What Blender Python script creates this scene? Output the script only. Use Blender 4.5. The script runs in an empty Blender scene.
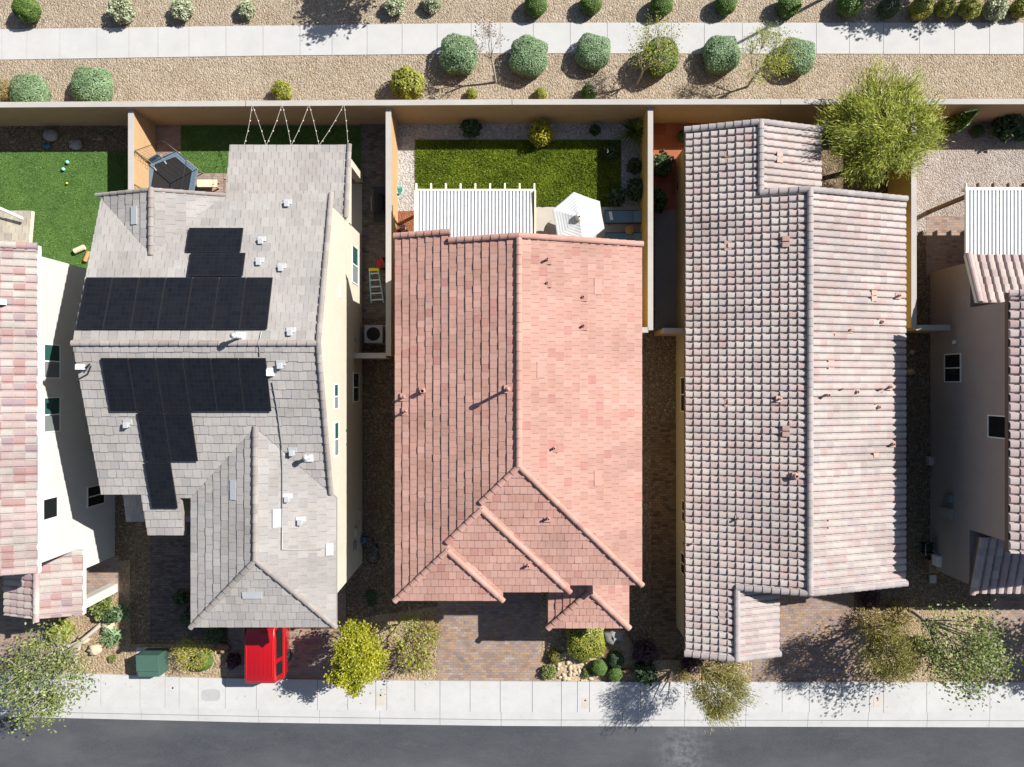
import bpy, math, random
import numpy as np
from mathutils import Vector, Matrix

random.seed(7)
RNG = np.random.default_rng(11)
SC = bpy.context.scene
COL = SC.collection
H, F = 33.3, 700.0            # camera height above the street, focal length in pixels


def P(px, py, z=0.0):
    """plan position of what shows at a pixel, for a known height"""
    k = (H - z) / F
    return ((px - 512) * k, (383.5 - py) * k)


# ------------------------------------------------------------------ materials
MATS = {}


class NT:
    def __init__(self, name):
        self.m = bpy.data.materials.new(name)
        self.m.use_nodes = True
        self.t = self.m.node_tree
        self.t.nodes.clear()
        self.out = self.n('ShaderNodeOutputMaterial')
        MATS[name] = self.m

    def n(self, typ, **kw):
        nd = self.t.nodes.new(typ)
        for k, v in kw.items():
            setattr(nd, k, v)
        return nd

    def l(self, a, b):
        self.t.links.new(a, b)

    def pos(self, scale=(1, 1, 1), rot=0.0):
        g = self.n('ShaderNodeNewGeometry')
        mp = self.n('ShaderNodeMapping')
        mp.inputs['Scale'].default_value = scale
        mp.inputs['Rotation'].default_value = (0, 0, rot)
        self.l(g.outputs['Position'], mp.inputs['Vector'])
        return mp.outputs['Vector']

    def noise(self, vec, scale, detail=3, rough=.6):
        nd = self.n('ShaderNodeTexNoise')
        nd.inputs['Scale'].default_value = scale
        nd.inputs['Detail'].default_value = detail
        nd.inputs['Roughness'].default_value = rough
        self.l(vec, nd.inputs['Vector'])
        return nd.outputs['Fac']

    def voro(self, vec, scale, out='Color', feature='F1'):
        nd = self.n('ShaderNodeTexVoronoi')
        nd.feature = feature
        nd.inputs['Scale'].default_value = scale
        self.l(vec, nd.inputs['Vector'])
        return nd.outputs[out]

    def ramp(self, fac, stops, interp='LINEAR'):
        r = self.n('ShaderNodeValToRGB')
        r.color_ramp.interpolation = interp
        e = r.color_ramp.elements
        while len(e) < len(stops):
            e.new(0.5)
        for q, (p, c) in zip(e, stops):
            q.position = p
            q.color = (*c, 1) if len(c) == 3 else c
        self.l(fac, r.inputs['Fac'])
        return r.outputs['Color']

    def mix(self, fac, a, b, mode='MIX'):
        x = self.n('ShaderNodeMix', data_type='RGBA', blend_type=mode)
        for s, v in ((x.inputs[0], fac), (x.inputs[6], a), (x.inputs[7], b)):
            if hasattr(v, 'links') or hasattr(v, 'is_linked'):
                self.l(v, s)
            elif isinstance(v, (int, float)):
                s.default_value = v
            else:
                s.default_value = (*v, 1)
        return x.outputs[2]

    def attr(self, name='tint'):
        a = self.n('ShaderNodeAttribute')
        a.attribute_name = name
        return a.outputs['Color']

    def bump(self, h, strength=.4, dist=.02):
        b = self.n('ShaderNodeBump')
        b.inputs['Strength'].default_value = strength
        b.inputs['Distance'].default_value = dist
        self.l(h, b.inputs['Height'])
        return b.outputs['Normal']

    def bsdf(self, col, rough=.85, metal=0.0, spec=.3, normal=None, coat=0.0):
        b = self.n('ShaderNodeBsdfPrincipled')
        if hasattr(col, 'is_linked'):
            self.l(col, b.inputs['Base Color'])
        else:
            b.inputs['Base Color'].default_value = (*col, 1)
        if hasattr(rough, 'is_linked'):
            self.l(rough, b.inputs['Roughness'])
        else:
            b.inputs['Roughness'].default_value = rough
        b.inputs['Metallic'].default_value = metal
        b.inputs['Specular IOR Level'].default_value = spec
        b.inputs['Coat Weight'].default_value = coat
        if normal is not None:
            self.l(normal, b.inputs['Normal'])
        self.l(b.outputs[0], self.out.inputs['Surface'])
        return self.m


def gray(x):
    return (x, x, x)


def m_plain(name, col, rough=.6, metal=0., spec=.4, var=.12, scale=3., bump=0., coat=0.):
    t = NT(name)
    v = t.pos()
    n = t.noise(v, scale, 4)
    c = t.mix(n, tuple(x * (1 - var) for x in col), tuple(min(1, x * (1 + var)) for x in col))
    nm = t.bump(t.noise(v, 60, 2), bump, .01) if bump else None
    return t.bsdf(c, rough, metal, spec, nm, coat)


def m_gravel(name, cols, scale=16., big=.5, dirt=None):
    t = NT(name)
    v = t.pos()
    cell = t.n('ShaderNodeTexVoronoi')
    cell.inputs['Scale'].default_value = scale
    t.l(v, cell.inputs['Vector'])
    sep = t.n('ShaderNodeSeparateColor')
    t.l(cell.outputs['Color'], sep.inputs[0])
    n = len(cols)
    c = t.ramp(sep.outputs[0], [(i / (n - 1), cols[i]) for i in range(n)])
    # smaller stones between
    fine = t.n('ShaderNodeTexVoronoi')
    fine.inputs['Scale'].default_value = scale * 2.3
    t.l(v, fine.inputs['Vector'])
    s2 = t.n('ShaderNodeSeparateColor')
    t.l(fine.outputs['Color'], s2.inputs[0])
    c2 = t.ramp(s2.outputs[1], [(0, tuple(x * .55 for x in cols[0])), (.5, cols[n // 2]), (1, tuple(min(1, x * 1.15) for x in cols[-1]))])
    c = t.mix(.4, c, c2)
    nz = t.noise(v, big, 5, .65)
    c = t.mix(t.ramp(nz, [(.3, gray(0)), (.7, gray(1))]), t.mix(1., c, dirt or (.82, .78, .74), 'MULTIPLY'), c)
    nb = t.noise(v, 2.6, 4, .7)
    c = t.mix(t.ramp(nb, [(.35, gray(.0)), (.75, gray(.5))]), c, t.mix(1., c, (.62, .6, .58), 'MULTIPLY'))
    hgt = t.n('ShaderNodeMath', operation='SUBTRACT')
    hgt.inputs[0].default_value = 1
    t.l(cell.outputs['Distance'], hgt.inputs[1])
    return t.bsdf(c, .95, 0, .15, t.bump(hgt.outputs[0], .9, .05))


def m_paver(name, cols, mortar, sx=3.7, rot=0.0, bw=.9, rh=.45):
    t = NT(name)
    v = t.pos((1, 1, 1), rot)
    br = t.n('ShaderNodeTexBrick')
    br.offset = .5
    br.inputs['Scale'].default_value = sx
    br.inputs['Mortar Size'].default_value = .025
    br.inputs['Brick Width'].default_value = bw
    br.inputs['Row Height'].default_value = rh
    br.inputs['Color1'].default_value = (0, 0, 0, 1)
    br.inputs['Color2'].default_value = (1, 1, 1, 1)
    br.inputs['Mortar'].default_value = (.5, .5, .5, 1)
    t.l(v, br.inputs['Vector'])
    n = len(cols)
    c = t.ramp(br.outputs['Color'], [(i / (n - 1), cols[i]) for i in range(n)])
    nz = t.noise(v, 1.1, 4, .7)
    c = t.mix(t.ramp(nz, [(.35, gray(0)), (.7, gray(.75))]), c, t.mix(1., c, (.68, .66, .66), 'MULTIPLY'))
    c = t.mix(br.outputs['Fac'], c, mortar)
    inv = t.n('ShaderNodeMath', operation='SUBTRACT')
    inv.inputs[0].default_value = 1
    t.l(br.outputs['Fac'], inv.inputs[1])
    return t.bsdf(c, .9, 0, .2, t.bump(inv.outputs[0], .5, .01))


def m_tile(name, rough=.8, dirt=.38):
    t = NT(name)
    v = t.pos()
    c = t.attr()
    n1 = t.noise(v, 14, 4, .7)
    c = t.mix(t.ramp(n1, [(.3, gray(0)), (.75, gray(.6))]), c, t.mix(1., c, gray(.72), 'MULTIPLY'))
    n2 = t.noise(v, .8, 5, .65)
    c = t.mix(t.ramp(n2, [(.4, gray(0)), (.75, gray(dirt * 2))]), c, t.mix(1., c, (.74, .72, .7), 'MULTIPLY'))
    return t.bsdf(c, rough, 0, .25, t.bump(t.noise(v, 45, 3), .25, .01))


def m_stucco(name, col):
    t = NT(name)
    v = t.pos()
    n1 = t.noise(v, 1.2, 5, .6)
    c = t.mix(t.ramp(n1, [(.3, gray(0)), (.75, gray(1))]), tuple(x * .9 for x in col), col)
    st = t.pos((1.2, 1.2, .15))
    c = t.mix(t.ramp(t.noise(st, 3, 3), [(.55, gray(0)), (.8, gray(.35))]), c, tuple(x * .78 for x in col))
    return t.bsdf(c, .95, 0, .1, t.bump(t.noise(v, 40, 3, .7), .35, .015))


def m_leaf(name, dark, light, trans=.22):
    t = NT(name)
    a = t.attr()
    c = t.ramp(a, [(0, dark), (1, light)])
    d = t.n('ShaderNodeBsdfDiffuse')
    tr = t.n('ShaderNodeBsdfTranslucent')
    gl = t.n('ShaderNodeBsdfGlossy')
    gl.inputs['Roughness'].default_value = .5
    gl.inputs['Color'].default_value = (.8, .8, .8, 1)
    t.l(c, d.inputs['Color'])
    t.l(c, tr.inputs['Color'])
    mx = t.n('ShaderNodeMixShader')
    mx.inputs[0].default_value = trans
    t.l(d.outputs[0], mx.inputs[1])
    t.l(tr.outputs[0], mx.inputs[2])
    m2 = t.n('ShaderNodeMixShader')
    m2.inputs[0].default_value = .035
    t.l(mx.outputs[0], m2.inputs[1])
    t.l(gl.outputs[0], m2.inputs[2])
    t.l(m2.outputs[0], t.out.inputs['Surface'])
    return t.m


def m_turf(name, dark, light, scale=1.2):
    t = NT(name)
    v = t.pos()
    n = t.mix(.5, t.noise(v, scale, 5, .65), t.noise(v, 22, 3, .7))
    c = t.ramp(n, [(.32, dark), (.68, light)])
    return t.bsdf(c, .95, 0, .1, t.bump(t.noise(v, 50, 2), .6, .03))


def m_asphalt():
    t = NT('asphalt')
    v = t.pos((.35, 1, 1))
    w = t.pos()
    n1 = t.noise(v, .45, 6, .6)
    c = t.ramp(n1, [(.3, (.032, .036, .044)), (.5, (.046, .050, .058)), (.72, (.07, .073, .079))])
    n2 = t.noise(t.pos((.6, 1.6, 1)), 1.4, 5, .75)
    c = t.mix(t.ramp(n2, [(.5, gray(0)), (.8, gray(.5))]), c, (.085, .085, .088))
    sp = t.noise(w, 40, 2, .8)
    c = t.mix(t.ramp(sp, [(.45, gray(0)), (.75, gray(.5))]), c, (.12, .12, .125))
    # pale efflorescence patch where water dries
    pa = t.n('ShaderNodeTexGradient', gradient_type='SPHERICAL')
    mp = t.n('ShaderNodeMapping')
    g = t.n('ShaderNodeNewGeometry')
    mp.inputs['Location'].default_value = (-8.1 / 1.7, 17.6 / 2.4, 0)
    mp.inputs['Scale'].default_value = (1 / 1.7, 1 / 2.4, 1)
    t.l(g.outputs['Position'], mp.inputs['Vector'])
    t.l(mp.outputs['Vector'], pa.inputs['Vector'])
    f = t.mix(1., pa.outputs['Color'], t.ramp(t.noise(w, 3, 5, .75), [(.38, gray(0)), (.62, gray(1))]), 'MULTIPLY')
    f = t.mix(1., f, gray(.2), 'MULTIPLY')
    c = t.mix(f, c, (.42, .43, .45))
    return t.bsdf(c, .88, 0, .3, t.bump(t.noise(w, 60, 2), .3, .01))


def m_concrete(name, col, stain=.5):
    t = NT(name)
    v = t.pos()
    c = t.ramp(t.noise(v, .7, 6, .7), [(.3, tuple(x * .86 for x in col)), (.7, col)])
    c = t.mix(t.ramp(t.noise(v, 3.1, 5, .75), [(.55, gray(0)), (.85, gray(stain))]), c, tuple(x * .62 for x in col))
    c = t.mix(t.ramp(t.noise(v, 30, 2, .7), [(.4, gray(0)), (.8, gray(.3))]), c, tuple(x * .75 for x in col))
    return t.bsdf(c, .9, 0, .2, t.bump(t.noise(v, 40, 2), .15, .008))


def m_block(name, col, sc=2.4):
    """stacked block masonry that reads on both wall directions"""
    t = NT(name)
    g = t.n('ShaderNodeNewGeometry')
    s = t.n('ShaderNodeSeparateXYZ')
    t.l(g.outputs['Position'], s.inputs[0])
    ad = t.n('ShaderNodeMath', operation='ADD')
    t.l(s.outputs[0], ad.inputs[0])
    t.l(s.outputs[1], ad.inputs[1])
    cb = t.n('ShaderNodeCombineXYZ')
    t.l(ad.outputs[0], cb.inputs[0])
    t.l(s.outputs[2], cb.inputs[1])
    br = t.n('ShaderNodeTexBrick')
    br.inputs['Scale'].default_value = sc
    br.inputs['Mortar Size'].default_value = .012
    br.inputs['Brick Width'].default_value = .96
    br.inputs['Row Height'].default_value = .48
    br.inputs['Color1'].default_value = (*[x * .93 for x in col], 1)
    br.inputs['Color2'].default_value = (*col, 1)
    br.inputs['Mortar'].default_value = (*[x * .72 for x in col], 1)
    t.l(cb.outputs[0], br.inputs['Vector'])
    v = t.pos()
    c = t.mix(t.ramp(t.noise(v, 1.5, 5, .7), [(.4, gray(0)), (.8, gray(.5))]), br.outputs['Color'], tuple(x * .8 for x in col))
    return t.bsdf(c, .95, 0, .1, t.bump(t.noise(v, 35, 3), .4, .015))


def m_solar():
    t = NT('solar_cells')
    v = t.pos()
    br = t.n('ShaderNodeTexBrick')
    br.offset = 0
    br.inputs['Scale'].default_value = 5.6
    br.inputs['Mortar Size'].default_value = .018
    br.inputs['Brick Width'].default_value = 1.0
    br.inputs['Row Height'].default_value = 1.0
    br.inputs['Color1'].default_value = (.006, .007, .010, 1)
    br.inputs['Color2'].default_value = (.009, .010, .013, 1)
    br.inputs['Mortar'].default_value = (.016, .019, .026, 1)
    t.l(v, br.inputs['Vector'])
    c = t.mix(t.ramp(t.noise(v, 1.2, 4, .7), [(.45, gray(0)), (.8, gray(.5))]), br.outputs['Color'], (.016, .016, .018))
    return t.bsdf(c, .42, 0, .22, None, .0)


def m_stripes():
    t = NT('umbrella_cloth')
    a = t.attr()
    return t.bsdf(a, .9, 0, .1)


def m_glass(name, col, rough=.08):
    t = NT(name)
    v = t.pos()
    c = t.mix(t.noise(v, 1.5, 2), tuple(x * .7 for x in col), col)
    return t.bsdf(c, rough, 0, .5)


M = MATS
m_gravel('gravel_tan', [(.19, .147, .104), (.335, .27, .195), (.41, .34, .255), (.275, .22, .163), (.49, .43, .345)], 14)
m_gravel('gravel_gold', [(.19, .135, .08), (.34, .25, .155), (.41, .315, .205), (.26, .185, .115), (.47, .39, .285)], 12)
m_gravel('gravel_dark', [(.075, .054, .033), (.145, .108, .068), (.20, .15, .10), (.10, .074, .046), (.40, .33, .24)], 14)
m_gravel('gravel_white', [(.24, .23, .22), (.42, .41, .40), (.5, .49, .48), (.34, .32, .30), (.58, .57, .56)], 13)
m_gravel('gravel_grey', [(.22, .18, .155), (.36, .31, .28), (.42, .37, .34), (.29, .25, .22), (.50, .46, .43)], 15)
m_gravel('river_rock', [(.30, .22, .13), (.44, .34, .21), (.52, .42, .28), (.38, .28, .17), (.56, .48, .36)], 7)
m_gravel('red_dirt', [(.22, .075, .035), (.30, .11, .055), (.33, .14, .075), (.26, .09, .045), (.36, .18, .11)], 18)
m_paver('paver_tan', [(.20, .14, .115), (.30, .215, .175), (.27, .205, .18), (.36, .25, .17), (.25, .20, .185), (.33, .26, .22)], (.17, .14, .12))
m_paver('paver_mixed', [(.20, .155, .15), (.30, .20, .13), (.25, .205, .20), (.36, .235, .135), (.23, .165, .145), (.31, .255, .23)], (.16, .13, .12))
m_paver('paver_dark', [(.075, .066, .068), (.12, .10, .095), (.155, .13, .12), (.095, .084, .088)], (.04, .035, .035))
m_paver('paver_alley', [(.10, .085, .07), (.17, .14, .12), (.21, .18, .155), (.14, .115, .10)], (.09, .075, .065))
m_paver('paver_brown', [(.095, .062, .038), (.175, .118, .07), (.22, .15, .088), (.135, .092, .056)], (.05, .035, .025))
m_paver('paver_red', [(.26, .075, .035), (.33, .11, .055), (.30, .10, .05), (.37, .14, .08)], (.24, .10, .06), 1.6, 0, .9, .9)
m_concrete('concrete', (.455, .45, .44), .55)
m_concrete('concrete_path', (.45, .445, .435), .2)
m_concrete('concrete_patio', (.43, .39, .335), .4)
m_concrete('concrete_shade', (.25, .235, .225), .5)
m_asphalt()
m_turf('turf_bright', (.035, .08, .018), (.10, .18, .045))
m_turf('turf_lawn', (.045, .08, .008), (.16, .20, .022), .9)
m_tile('tile')
m_stucco('stucco_cream', (.50, .468, .385))
m_stucco('stucco_white', (.56, .545, .505))
m_stucco('stucco_taupe', (.36, .30, .265))
m_stucco('stucco_yellow', (.40, .33, .19))
m_stucco('stucco_tan', (.38, .30, .20))
m_block('block_tan', (.48, .31, .165))
m_block('block_back', (.42, .285, .17))
m_block('block_bounce_ochre', (.64, .42, .13))  # yellow light bounced onto the shaded faces is put into this colour
m_concrete('wall_cap', (.40, .375, .35), .6)
m_plain('white_paint', (.74, .72, .68), .55)
m_plain('cream_paint', (.70, .64, .46), .6)
m_plain('fascia_cream', (.55, .50, .40), .7)
m_plain('fascia_brown', (.13, .085, .06), .7)
m_plain('fascia_pink', (.34, .17, .13), .7)
m_plain('fascia_grey', (.26, .235, .22), .7)
m_plain('white_metal', (.56, .57, .575), .5, 0, .4)
m_plain('flashing', (.43, .44, .45), .5, 0.2, .5)
m_plain('vent_pink', (.36, .195, .16), .7)
m_plain('vent_orange', (.40, .27, .225), .8)
m_plain('dark_plastic', (.02, .02, .022), .5)
m_plain('black_hole', (.008, .008, .009), .8)
m_plain('grey_metal', (.30, .31, .32), .45, .5)
m_plain('steel', (.45, .46, .47), .4, .7)
m_plain('bark', (.16, .12, .09), .9, 0, .2, .3, 12)
m_plain('bark_grey', (.34, .30, .26), .9, 0, .2, .25, 12)
m_plain('bark_green', (.20, .19, .08), .9, 0, .2, .25, 12)
m_plain('rock_grey', (.26, .25, .24), .9, 0, .2, .3, 5, .5)
m_plain('rock_tan', (.46, .37, .26), .9, 0, .2, .3, 5, .5)
m_plain('rock_brown', (.26, .16, .10), .9, 0, .2, .3, 5, .5)
m_plain('car_red', (.33, .003, .006), .3, 0, .5, .03, 1, 0, .8)
m_plain('lamp_red', (.25, .006, .006), .2, 0, .5)
m_plain('rubber', (.018, .018, .019), .8)
m_plain('rim', (.35, .35, .36), .35, .8)
m_plain('transformer_green', (.05, .105, .08), .5)
m_plain('teal_fabric', (.095, .19, .235), .8)
m_plain('teal_fibreglass', (.25, .52, .55), .5)
m_plain('pale_steel', (.68, .70, .70), .5)
m_plain('yellow_plastic', (.75, .55, .02), .5)
m_plain('red_paint', (.50, .012, .012), .45)
m_plain('wood', (.40, .24, .10), .8, 0, .2, .3, 9)
m_plain('wood_pale', (.62, .52, .36), .8, 0, .2, .2, 9)
m_plain('wicker', (.34, .20, .09), .8, 0, .2, .3, 25)
m_plain('blue_frame', (.11, .16, .21), .5)
m_plain('mat_black', (.012, .012, .014), .7)
m_plain('net_tan', (.20, .16, .12), .9)
m_plain('aqua_plastic', (.25, .62, .60), .4)
m_plain('blue_plastic', (.04, .12, .22), .5)
m_plain('cover_grey', (.33, .33, .33), .8)
m_plain('cover_tan', (.42, .38, .33), .8)
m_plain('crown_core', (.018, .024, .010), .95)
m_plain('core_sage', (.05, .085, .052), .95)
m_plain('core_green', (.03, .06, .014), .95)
m_plain('wire_white', (.42, .40, .36), .5)
m_glass('glass_green', (.03, .10, .085))
m_glass('glass_dark', (.014, .017, .018))
m_plain('screen_grey', (.16, .18, .175), .7)
m_solar()
m_stripes()
m_leaf('leaf_sage', (.115, .19, .09), (.24, .35, .17), .2)
m_leaf('leaf_green', (.045, .095, .012), (.13, .21, .03), .18)
m_leaf('leaf_dark', (.02, .045, .016), (.075, .125, .045), .15)
m_leaf('leaf_lime', (.20, .22, .008), (.52, .50, .03), .42)
m_leaf('leaf_yellow', (.20, .20, .012), (.50, .46, .04), .3)
m_leaf('leaf_yellowgreen', (.12, .14, .014), (.38, .38, .05), .25)
m_leaf('leaf_olive', (.10, .095, .014), (.34, .305, .06), .35)
m_leaf('leaf_paloverde', (.13, .16, .012), (.50, .53, .07), .42)
m_leaf('leaf_fresh', (.10, .14, .03), (.30, .35, .10), .35)
m_leaf('leaf_purple', (.035, .014, .022), (.14, .06, .085), .15)
m_leaf('leaf_straw', (.16, .12, .04), (.40, .31, .11), .2)
m_leaf('leaf_bloom', (.17, .21, .085), (.62, .64, .46), .2)
m_leaf('leaf_twig', (.20, .155, .12), (.40, .34, .30), .1)
m_leaf('grass_blade', (.06, .11, .010), (.33, .40, .04), .38)
m_leaf('grass_turf', (.07, .15, .03), (.20, .33, .09), .35)

# ------------------------------------------------------------------ mesh building
ORG = {}


def origin(o):
    return ORG.get(o.name, Vector((0, 0, 0))) if o else Vector((0, 0, 0))


class MB:
    def __init__(self):
        self.v, self.f, self.mi, self.t, self.sm = [], [], [], [], []

    def poly(self, pts, m=0, tint=(1, 1, 1), smooth=False):
        b = len(self.v)
        self.v.extend([tuple(p) for p in pts])
        self.f.append(tuple(range(b, b + len(pts))))
        self.mi.append(m)
        self.t.append(tint)
        self.sm.append(smooth)

    def mesh(self, verts, faces, m=0, tint=(1, 1, 1), smooth=False):
        b = len(self.v)
        self.v.extend([tuple(p) for p in verts])
        for f in faces:
            self.f.append(tuple(b + i for i in f))
            self.mi.append(m)
            self.t.append(tint)
            self.sm.append(smooth)

    def box(self, x0, x1, y0, y1, z0, z1, m=0, tint=(1, 1, 1), rot=None, piv=None):
        vs = [Vector(p) for p in ((x0, y0, z0), (x1, y0, z0), (x1, y1, z0), (x0, y1, z0), (x0, y0, z1), (x1, y0, z1), (x1, y1, z1), (x0, y1, z1))]
        if rot is not None:
            c = Vector(piv) if piv else sum(vs, Vector()) / 8
            R = Matrix.Rotation(rot, 3, 'Z')
            vs = [R @ (q - c) + c for q in vs]
        self.mesh(vs, ((0, 3, 2, 1), (4, 5, 6, 7), (0, 1, 5, 4), (1, 2, 6, 5), (2, 3, 7, 6), (3, 0, 4, 7)), m, tint)

    def prism(self, pts, z0, z1, m=0, tint=(1, 1, 1)):
        """pts: plan polygon counter-clockwise; z0, z1 numbers or functions of (x, y)"""
        a = z0 if callable(z0) else (lambda x, y: z0)
        b = z1 if callable(z1) else (lambda x, y: z1)
        n = len(pts)
        lo = [(x, y, a(x, y)) for x, y in pts]
        hi = [(x, y, b(x, y)) for x, y in pts]
        self.mesh(lo + hi, [tuple(range(n - 1, -1, -1)), tuple(range(n, 2 * n))] + [(i, (i + 1) % n, n + (i + 1) % n, n + i) for i in range(n)], m, tint)

    def tube(self, path, r, n=6, m=0, tint=(1, 1, 1), smooth=True, cap=True):
        path = [Vector(p) for p in path]
        rs = r if isinstance(r, (list, tuple)) else [r] * len(path)
        rings = []
        for i, p in enumerate(path):
            d = (path[min(i + 1, len(path) - 1)] - path[max(i - 1, 0)])
            d = d.normalized() if d.length > 1e-6 else Vector((0, 0, 1))
            a = d.cross(Vector((0, 0, 1)) if abs(d.z) < .9 else Vector((1, 0, 0))).normalized()
            b = d.cross(a)
            rings.append([p + (a * math.cos(6.2832 * k / n) + b * math.sin(6.2832 * k / n)) * rs[i] for k in range(n)])
        vs = [q for ring in rings for q in ring]
        fs = [(i * n + k, i * n + (k + 1) % n, (i + 1) * n + (k + 1) % n, (i + 1) * n + k) for i in range(len(path) - 1) for k in range(n)]
        self.mesh(vs, fs, m, tint, smooth)
        if cap:
            self.poly(rings[0][::-1], m, tint)
            self.poly(rings[-1], m, tint)

    def lathe(self, prof, c=(0, 0, 0), n=20, m=0, tint=(1, 1, 1), smooth=True, ax=1.0, ay=1.0, axis='Z'):
        vs = []
        for r, z in prof:
            for k in range(n):
                a = 6.2832 * k / n
                q = (r * math.cos(a) * ax, r * math.sin(a) * ay, z)
                if axis == 'X':
                    q = (q[2], q[0], q[1])
                elif axis == 'Y':
                    q = (q[0], q[2], q[1])
                vs.append((q[0] + c[0], q[1] + c[1], q[2] + c[2]))
        fs = [(i * n + k, i * n + (k + 1) % n, (i + 1) * n + (k + 1) % n, (i + 1) * n + k) for i in range(len(prof) - 1) for k in range(n)]
        self.mesh(vs, fs, m, tint, smooth)

    def blob(self, c, r, seed=0, m=0, n=10, rough=.25, tint=(1, 1, 1), smooth=True):
        rnd = random.Random(seed)
        rx, ry, rz = r if isinstance(r, (tuple, list)) else (r, r, r)
        ph = [(rnd.uniform(0, 6), rnd.uniform(1, 3), rnd.uniform(1, 3)) for _ in range(4)]
        vs, fs = [], []
        rows = n // 2 + 1
        for i in range(rows + 1):
            th = math.pi * i / rows
            for k in range(n):
                a = 6.2832 * k / n
                s = 1 + rough * sum(math.sin(p + q * 2 * a) * math.sin(p * 2 + w * th) for p, q, w in [(p, round(q), w) for p, q, w in ph]) / 2.5
                vs.append((c[0] + rx * s * math.sin(th) * math.cos(a), c[1] + ry * s * math.sin(th) * math.sin(a), c[2] + rz * s * math.cos(th)))
        fs = [(i * n + k, (i + 1) * n + k, (i + 1) * n + (k + 1) % n, i * n + (k + 1) % n) for i in range(rows) for k in range(n)]
        self.mesh(vs, fs, m, tint, smooth)

    def build(self, name, mats, parent=None, bevel=0.0):
        me = bpy.data.meshes.new(name)
        og = origin(parent)
        me.from_pydata([(x - og.x, y - og.y, z - og.z) for x, y, z in self.v], [], self.f)
        for q in (mats if isinstance(mats, (list, tuple)) else [mats]):
            me.materials.append(M[q])
        me.polygons.foreach_set('material_index', self.mi)
        me.polygons.foreach_set('use_smooth', self.sm)
        at = me.color_attributes.new('tint', 'FLOAT_COLOR', 'CORNER')
        arr = []
        for f, t in zip(self.f, self.t):
            arr.extend((*t, 1.0) * len(f))
        at.data.foreach_set('color', arr)
        me.validate(clean_customdata=False)
        o = bpy.data.objects.new(name, me)
        COL.objects.link(o)
        if parent:
            o.parent = parent
            ORG[o.name] = og
        if bevel:
            b = o.modifiers.new('Bevel', 'BEVEL')
            b.width = bevel
            b.segments = 2
            b.limit_method = 'ANGLE'
        return o


def tag(o, label=None, cat=None, group=None, kind=None):
    for k, v in (('label', label), ('category', cat), ('group', group), ('kind', kind)):
        if v:
            o[k] = v
    return o


def thing(name, label, cat, loc=(0, 0, 0), group=None):
    o = bpy.data.objects.new(name, None)
    o.empty_display_size = .3
    COL.objects.link(o)
    o.location = loc
    ORG[o.name] = Vector(loc)
    return tag(o, label, cat, group)


def copy_tree(o, parent=None):
    c = o.copy()
    COL.objects.link(c)
    if parent:
        c.parent = parent
    for ch in list(o.children):
        copy_tree(ch, c)
    return c


def np_mesh(name, verts, quads, tints, mat, parent=None, og=None):
    """fast path for leaves: verts (N,3), quads (M,4), tints (M,)"""
    me = bpy.data.meshes.new(name)
    og = origin(parent) if og is None else og
    verts = verts - np.array([og.x, og.y, og.z])
    nv, nf = len(verts), len(quads)
    me.vertices.add(nv)
    me.vertices.foreach_set('co', verts.astype(np.float32).ravel())
    me.loops.add(nf * 4)
    me.loops.foreach_set('vertex_index', quads.astype(np.int32).ravel())
    me.polygons.add(nf)
    me.polygons.foreach_set('loop_start', np.arange(0, nf * 4, 4, dtype=np.int32))
    me.update(calc_edges=True)
    at = me.color_attributes.new('tint', 'FLOAT_COLOR', 'CORNER')
    t = np.repeat(np.clip(tints, 0, 1), 4)
    at.data.foreach_set('color', np.stack([t, t, t, np.ones_like(t)], 1).astype(np.float32).ravel())
    me.materials.append(M[mat])
    o = bpy.data.objects.new(name, me)
    COL.objects.link(o)
    if parent:
        o.parent = parent
        ORG[o.name] = og
    return o


# ------------------------------------------------------------------ roof tiles
def clip3(poly, cp):
    """clip a 3-D polygon by a convex counter-clockwise plan polygon"""
    out = poly
    n = len(cp)
    for i in range(n):
        ax, ay = cp[i]
        bx, by = cp[(i + 1) % n]
        ex, ey = bx - ax, by - ay
        res = []
        m = len(out)
        for j in range(m):
            p, q = out[j], out[(j + 1) % m]
            dp = ex * (p[1] - ay) - ey * (p[0] - ax)
            dq = ex * (q[1] - ay) - ey * (q[0] - ax)
            if dp >= -1e-9:
                res.append(p)
            if (dp > 1e-9 and dq < -1e-9) or (dp < -1e-9 and dq > 1e-9):
                s = dp / (dp - dq)
                res.append(tuple(p[k] + s * (q[k] - p[k]) for k in range(3)))
        out = res
        if len(out) < 3:
            return []
    return out


def clipseg(p, q, cp):
    t0, t1 = 0.0, 1.0
    n = len(cp)
    for i in range(n):
        ax, ay = cp[i]
        bx, by = cp[(i + 1) % n]
        ex, ey = bx - ax, by - ay
        dp = ex * (p[1] - ay) - ey * (p[0] - ax) + 1e-6
        dq = ex * (q[1] - ay) - ey * (q[0] - ax) + 1e-6
        if dp < 0 and dq < 0:
            return None
        if dp < 0:
            t0 = max(t0, dp / (dp - dq))
        elif dq < 0:
            t1 = min(t1, dp / (dp - dq))
    if t1 - t0 < 1e-4:
        return None
    f = lambda s: tuple(p[k] + s * (q[k] - p[k]) for k in range(3))
    return f(t0), f(t1)


SPROF = [(0, -.15), (.05, .55), (.14, .9), (.42, 1.0), (.69, .9), (.79, .55), (.85, -.15), (1.0, -.15)]


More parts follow.
